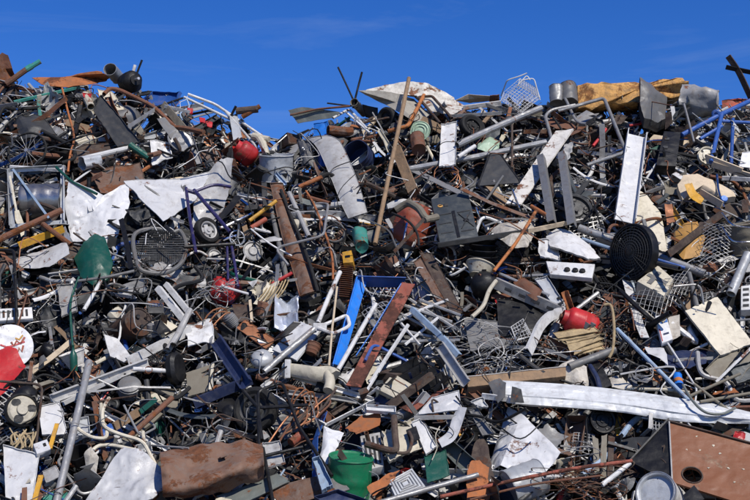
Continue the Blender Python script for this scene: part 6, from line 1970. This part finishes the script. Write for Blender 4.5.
def g_shard(q):
    a = q.uniform(.05, .13)
    c = [V((-a, q.uniform(0, .06), 0)), V((a * q.uniform(.2, 1), q.uniform(.02, .09), 0)), V((a, -q.uniform(.01, .05), 0)), V((-a * q.uniform(.3, 1), -q.uniform(.02, .1), 0))]
    return MB().grid(4, 4, lq(c, .5 * a, q.randint(1, 9999), 3), .003), 2 * a


def g_cast(q):
    prof = [(0, 0)]
    h = 0
    for i in range(q.randint(3, 6)):
        r = q.uniform(.015, .07)
        prof += [(h, r), (h + q.uniform(.01, .04), r * q.uniform(.85, 1.0))]
        h = prof[-1][0] + .002
    prof.append((h, 0))
    sq = q.random() < .4
    return MB().lathe(V((0, 0, -h / 2)), Z, prof, 4 if sq else 16), h + .05


def g_trim(q):
    L = q.uniform(.2, .55); w_ = q.uniform(.025, .06)
    k = q.uniform(.3, 1.4)
    pts = [V((L * (i / 8 - .5), 0, L * .3 * k * ((i / 8 - .5) ** 2))) for i in range(9)]
    return MB().sweep(pts, [(a * w_, b * w_) for a, b in ((-.5, 0), (-.3, .25), (.3, .25), (.5, 0), (.42, 0), (.25, .16), (-.25, .16), (-.42, 0))], up=Y), L


DARK = (('darkgrey', 6), ('black', 7), ('rustdark', 4.2), ('grey', 4), ('galvanised', 3), ('lightgrey', 2.6), ('white', 2.6), ('rust', 1.7), ('rustbrown', 1.9), ('cream', 1.1), ('steel', 1.2), ('navy', .4), ('olive', 1.6), ('slate', 2.5), ('greygreen', .8))
ACC = (('bluepaint', .25), ('red', .14), ('yellow', .1), ('darkgreen', .25), ('orange', .08), ('mint', .12), ('orangerust', .4), ('copper', .3), ('paleblue', .25), ('white_rusty', .8), ('lavender', .8), ('white_clean', .8))
# kind: name, category, maker, variants, count, colours, noun in labels, lift range, spread of tilt (degrees)
ROD = (('darkgrey', 4), ('black', 3), ('rust', 2.1), ('rustdark', 2.6), ('rustbrown', .9), ('galvanised', 3.6), ('white', 2.4), ('lightgrey', 3), ('copper', .4), ('orangerust', .35), ('cream', .8), ('yellow', .12), ('red', .12), ('bluepaint', .3), ('paleblue', .3))
KINDS = [
    ('sheet_piece', 'sheet', g_sheet, 26, 290, DARK + ACC, 'torn sheet-metal piece', (-.16, .16), 30),
    ('crumpled_tin', 'tin', g_crumple, 22, 230, DARK + ACC, 'crumpled tin', (-.16, .16), 35),
    ('lipped_plate', 'panel', g_panel, 16, 120, DARK + ACC, 'lipped appliance panel', (-.18, .14), 30),
    ('open_casing', 'casing', g_case, 12, 110, DARK, 'open metal casing', (-.16, .12), 45),
    ('plastic_shell', 'plastic', g_shell, 14, 150, (('black', 6), ('darkgrey', 4), ('grey', 2), ('white', 1.6), ('cream', 1), ('lightgrey', 1), ('navy', .5), ('red', .3), ('bluepaint', .3), ('darkgreen', .3)), 'broken plastic shell', (-.16, .14), 35),
    ('scrap_block', 'block', g_block, 10, 90, DARK, 'solid scrap block', (-.18, .06), 45),
    ('metal_pipe', 'pipe', g_pipe, 22, 240, ROD, 'pipe', (-.1, .22), 22),
    ('flat_strap', 'bar', g_flat, 18, 220, ROD, 'flat bar', (-.12, .2), 26),
    ('angle_iron', 'angle bar', g_angle, 14, 170, ROD, 'angle bar', (-.12, .2), 24),
    ('channel_bar', 'channel', g_chan, 14, 150, ROD, 'channel bar', (-.12, .2), 24),
    ('thin_rod', 'rod', g_rod, 26, 290, ROD, 'thin rod', (-.06, .28), 24),
    ('rubber_hose', 'hose', g_hose, 14, 120, (('black', 5), ('rubber', 5), ('grey', 1.5), ('rust', .6), ('white', .5), ('lightgrey', .6), ('darkgreen', .2)), 'hose', (-.1, .22), 18),
    ('wire_tangle', 'wire', g_tangle, 16, 130, (('black', 3), ('darkgrey', 3), ('galvanised', 3), ('rust', 2.5), ('copper', 1.5), ('white', .8), ('rustdark', 2)), 'wire tangle', (-.06, .22), 20),
    ('wire_coil', 'coil', g_coil, 8, 40, (('black', 4), ('galvanised', 2), ('rust', 2), ('copper', 1)), 'coil of wire', (-.05, .2), 35),
    ('tube_hoop', 'tube', g_hoop, 14, 70, (('black', 4), ('galvanised', 3), ('chrome', 1.5), ('white', 2), ('rustdark', 2), ('bluepaint', .5)), 'bent tube hoop', (0, .24), 28),
    ('wire_grille', 'grille', g_grid, 10, 46, (('galvanised', 4), ('black', 5), ('white', .7), ('rust', 2), ('rustdark', 2)), 'wire grille', (-.05, .2), 32),
    ('tin_can', 'can', g_can, 14, 60, (('galvanised', 3), ('rust', 3), ('white', 1.5), ('grey', 2), ('red', .4), ('bluepaint', .4), ('cream', .6)), 'dented can', (-.1, .16), 60),
    ('round_plate', 'disc', g_disc, 8, 44, (('galvanised', 3), ('darkgrey', 3), ('white', 1.5), ('rust', 2), ('black', 2)), 'round pressed disc', (-.08, .18), 35),
    ('rubber_ring', 'ring', g_tyre, 6, 32, (('rubber', 6), ('black', 3), ('darkgrey', 1)), 'thick rubber ring', (-.1, .16), 35),
    ('finned_motor', 'motor', g_motor, 6, 34, (('darkgrey', 4), ('black', 3), ('grey', 2), ('rustdark', 2), ('galvanised', 1.5)), 'finned electric motor', (-.1, .14), 60),
    ('wood_lath', 'lath', g_plank, 10, 50, (('wood', 3), ('paleboard', 2), ('olive', 2), ('rustdark', 1)), 'broken lath', (-.06, .2), 24),
    ('bent_bracket', 'bracket', g_bracket, 14, 150, DARK + ACC, 'bent bracket', (-.06, .2), 60),
    ('bent_wire', 'wire', g_cable, 20, 280, (('black', 6), ('darkgrey', 4), ('rustdark', 3), ('galvanised', 2.5), ('rust', 1.5), ('lightgrey', 1.5), ('white', 1)), 'long bent wire', (0, .3), 22),
    ('metal_strip', 'strip', g_strip, 18, 260, ROD, 'narrow metal strip', (-.06, .26), 26),
    ('loose_cable', 'cable', g_cable, 16, 180, (('black', 5), ('darkgrey', 3), ('white', 1.2), ('grey', 1.5), ('rust', 1), ('copper', .8), ('bluepaint', .2)), 'loose cable', (-.04, .26), 16),
    ('tin_shard', 'shard', g_shard, 20, 190, DARK + ACC, 'tin shard', (-.12, .2), 38),
    ('cast_part', 'machine part', g_cast, 16, 120, (('darkgrey', 4), ('black', 4), ('rustdark', 3), ('grey', 3), ('rust', 1.5), ('galvanised', 1.5), ('steel', 1)), 'cast machine part', (-.12, .16), 60),
    ('curved_moulded_strip', 'trim', g_trim, 14, 150, (('black', 6), ('darkgrey', 3), ('grey', 2), ('white', 2), ('cream', 1), ('slate', 1), ('lightgrey', 1)), 'curved plastic trim', (-.06, .22), 28),
    ('coil_spring', 'spring', g_spring, 6, 30, (('black', 3), ('galvanised', 2), ('rust', 2), ('darkgrey', 3)), 'coil spring', (-.02, .2), 45),
]


def pick(q, ws):
    t = q.uniform(0, sum(b for _, b in ws))
    for a, b in ws:
        t -= b
        if t <= 0:
            return a
    return ws[-1][0]


TOP = [(0, 76), (40, 84), (108, 82), (145, 92), (185, 98), (235, 116), (260, 130), (290, 136), (320, 124), (360, 112), (400, 108), (460, 104), (500, 102), (560, 95), (620, 94), (690, 94), (720, 104), (750, 100)]


def refnear(p):
    best, bd = None, 1e9
    for c, t in REFS:
        d = (c - p).length
        if d < bd:
            best, bd, bc = t, d, c
    dz = p.z - bc.z
    rel = 'just above' if dz > .16 else 'just below' if dz < -.16 else 'beside'
    if bd > .75:
        rel = {'just above': 'some way above', 'just below': 'some way below', 'beside': 'in the scrap near'}[rel]
    return rel, best


THIN = {'rod', 'wire', 'hose', 'tube', 'cable', 'strip', 'bar', 'angle bar', 'trim'}


def hollow(x, y):
    """pockets and bulges of the heap: pieces lie deeper in some places"""
    return .25 * noise.noise(V((x * 2.1, y * 1.9, 8.8))) + .10 * noise.noise(V((x * 5.2, y * 4.8, 2.2))) - .03


def orient(q, x, y, tilt):
    n = hnormal(x, y)
    if y > YC - .3:
        n = (n + V((0, -.35, 0))).normalized()
    ex = V((1, 0, 0)); ex = (ex - n * ex.dot(n)).normalized()
    ey = n.cross(ex)
    B = Matrix((ex, ey, n)).transposed()
    a = q.uniform(0, 2 * math.pi)
    m = B @ Matrix.Rotation(math.radians(q.gauss(0, tilt)), 3, V((math.cos(a), math.sin(a), 0))) @ Matrix.Rotation(q.uniform(0, 2 * math.pi), 3, 'Z')
    return m.to_4x4(), n


def blocks(pts):
    """share of the sample points that would stand before a singled-out thing, share that is hidden behind one"""
    f = h = 0
    for p in pts:
        d = p - CAM
        L = d.length
        hit = BVH.ray_cast(CAM, d / L)
        if hit[0] is not None:
            if hit[3] > L:
                f += 1
            elif hit[3] < L:
                h += 1
    return f / len(pts), h / len(pts)


MARGIN = []          # pieces outside the picture, joined at the end
SEEN_FAIL = 0
RF = random.Random(11)
for name, cat, fn, nvar, count, cols, noun, (l0, l1), tilt in KINDS:
    protos = []
    for k in range(nvar):
        mb, L = fn(RF)
        me = mb.mesh(name, V((0, 0, 0)), 30)
        me.materials.append(MAT['grey'])
        vv = [v.co.copy() for v in me.vertices]
        st = max(1, len(vv) // 34)
        protos.append((me, L, vv[::st]))
    done = tries = 0
    while done < count and tries < count * 14:
        tries += 1
        # spread evenly over the face as it is laid out on the slope
        y = RF.uniform(8.75, YC + .25)
        hw = .31 * y + .25
        x = RF.uniform(-hw, hw)
        if RF.random() > y / (YC + .25):
            continue
        me, L, vv = RF.choice(protos)
        s = RF.uniform(.75, 1.55) if cat in THIN else RF.uniform(.75, 1.45)
        M, n = orient(RF, x, y, tilt)
        l = RF.uniform(l0, l1)
        ok = False
        for step in range(3):
            o3 = V((x, y, heap(x, y))) + n * (l + hollow(x, y) - .14 * step)
            W = Matrix.Translation(o3) @ M @ Matrix.Scale(s, 4)
            pts = [W @ v for v in vv]
            px, py = project(o3)
            if not (-25 < px < 775 and py < 520):
                break
            high = 0
            for p in pts:
                a, b = project(p)
                if b < lerp_table(TOP, a) - (5 if L < .5 else 1):
                    high += 1
            if high:
                continue
            f, h = blocks(pts)
            if h > .9:
                break
            lim = .2 if cat in THIN else .14
            if 0 < f < .07:
                continue
            if f <= lim or (f < (.6 if cat in THIN else .3) and RF.random() < (.14 if cat in THIN else .08)):
                ok = True
                break
        if not ok:
            continue
        o = bpy.data.objects.new(name, me)
        o.matrix_world = W
        COL.objects.link(o)
        mt = pick(RF, cols)
        o.material_slots[0].link = 'OBJECT'
        o.material_slots[0].material = MAT[mt]
        rel, ref = refnear(o3)
        size = 'long ' if L * s > .75 else 'small ' if L * s < .16 else 'short ' if L * s < .36 and cat in ('rod', 'pipe', 'bar', 'channel', 'angle bar', 'hose', 'lath') else ''
        tag(o, f'{size}{WORD[mt]} {noun} {rel} {ref}', cat, noun + ' pieces strewn over the heap')
        done += 1

# ------------------------------------------------------------------ crumbs of scrap filling the gaps, too many to count
CR = random.Random(5)
cv, cf, cm = [], [], []
cmats = ['black', 'darkgrey', 'rustdark', 'grey', 'rust', 'lightgrey', 'white', 'galvanised', 'rustbrown', 'cream', 'orangerust', 'copper']
cw = [10, 7, 5, 2.6, 2, .9, .8, 1.0, 1.4, .4, .3, .3]  # weights lean dark, painting shade into the gaps between pieces
bits = []
for fn, sc_, c in ((g_sheet, .5, 14), (g_crumple, .45, 12), (g_bracket, .5, 10), (g_flat, .35, 8), (g_rod, .4, 10), (g_block, .4, 6), (g_shell, .45, 8), (g_pipe, .35, 6)):
    for k in range(c):
        mb, L = fn(CR)
        bits.append(([v * sc_ for v in mb.v], mb.f))
for i in range(9000):
    y = CR.uniform(8.2, YC + 1.2)
    hw = .34 * y + .9
    x = CR.uniform(-hw, hw)
    vs, fs = CR.choice(bits)
    M, n = orient(CR, x, y, 40)
    o3 = V((x, y, heap(x, y))) + n * (CR.uniform(-.36, .02) + hollow(x, y) * .8)
    W = Matrix.Translation(o3) @ M @ Matrix.Scale(CR.uniform(.6, 1.3), 4)
    if blocks([W @ v for v in vs[::max(1, len(vs) // 8)]])[0] > 0:
        continue
    b = len(cv)
    cv.extend([W @ v for v in vs])
    cf.extend([tuple(b + k for k in f) for f in fs])
    cm.extend([CR.choices(range(len(cmats)), cw)[0]] * len(fs))
me = bpy.data.meshes.new('scrap_crumbs')
me.from_pydata([v[:] for v in cv], [], cf)
for m in cmats:
    me.materials.append(MAT[m])
me.polygons.foreach_set('material_index', cm)
me.set_sharp_from_angle(angle=math.radians(30))
o = bpy.data.objects.new('scrap_crumbs', me)
COL.objects.link(o)
tag(o, 'small crumbs of rusted scrap filling the gaps of the heap, toned dark as gap shade', 'debris', None, 'stuff')

# ------------------------------------------------------------------ the heap goes on to both sides and behind: one mass of scrap
cv, cf, cm = [], [], []
full = []
for fn, c in ((g_sheet, 8), (g_crumple, 8), (g_panel, 6), (g_pipe, 8), (g_rod, 8), (g_angle, 6), (g_shell, 6), (g_case, 5), (g_hose, 5), (g_chan, 5), (g_hoop, 4), (g_motor, 3), (g_tyre, 3)):
    for k in range(c):
        mb, L = fn(CR)
        full.append((mb.v, mb.f))
for i in range(1500):
    y = CR.uniform(8.3, 16.5)
    hw = .31 * y + .25
    if y < YC + .4:
        x = CR.uniform(hw, hw + 2.6) * CR.choice((-1, 1))
    else:
        x = CR.uniform(-hw - 2, hw + 2)
    vs, fs = CR.choice(full)
    M, n = orient(CR, x, y, 30)
    o3 = V((x, y, heap(x, y))) + n * (CR.uniform(-.15, .15) if y < YC + .4 else CR.uniform(-.25, -.08))
    W = Matrix.Translation(o3) @ M
    b = len(cv)
    cv.extend([W @ v for v in vs])
    cf.extend([tuple(b + k for k in f) for f in fs])
    cm.extend([CR.choices(range(len(cmats)), [5, 5, 3, 3, 3, 3, 3, 3, 2, 1, .5, .5])[0]] * len(fs))
me = bpy.data.meshes.new('outer_scrap')
me.from_pydata([v[:] for v in cv], [], cf)
for m in cmats:
    me.materials.append(MAT[m])
me.polygons.foreach_set('material_index', cm)
me.set_sharp_from_angle(angle=math.radians(30))
o = bpy.data.objects.new('outer_scrap', me)
COL.objects.link(o)
tag(o, 'mixed grey and rusty scrap where the heap runs on to its flanks', 'scrap', None, 'stuff')
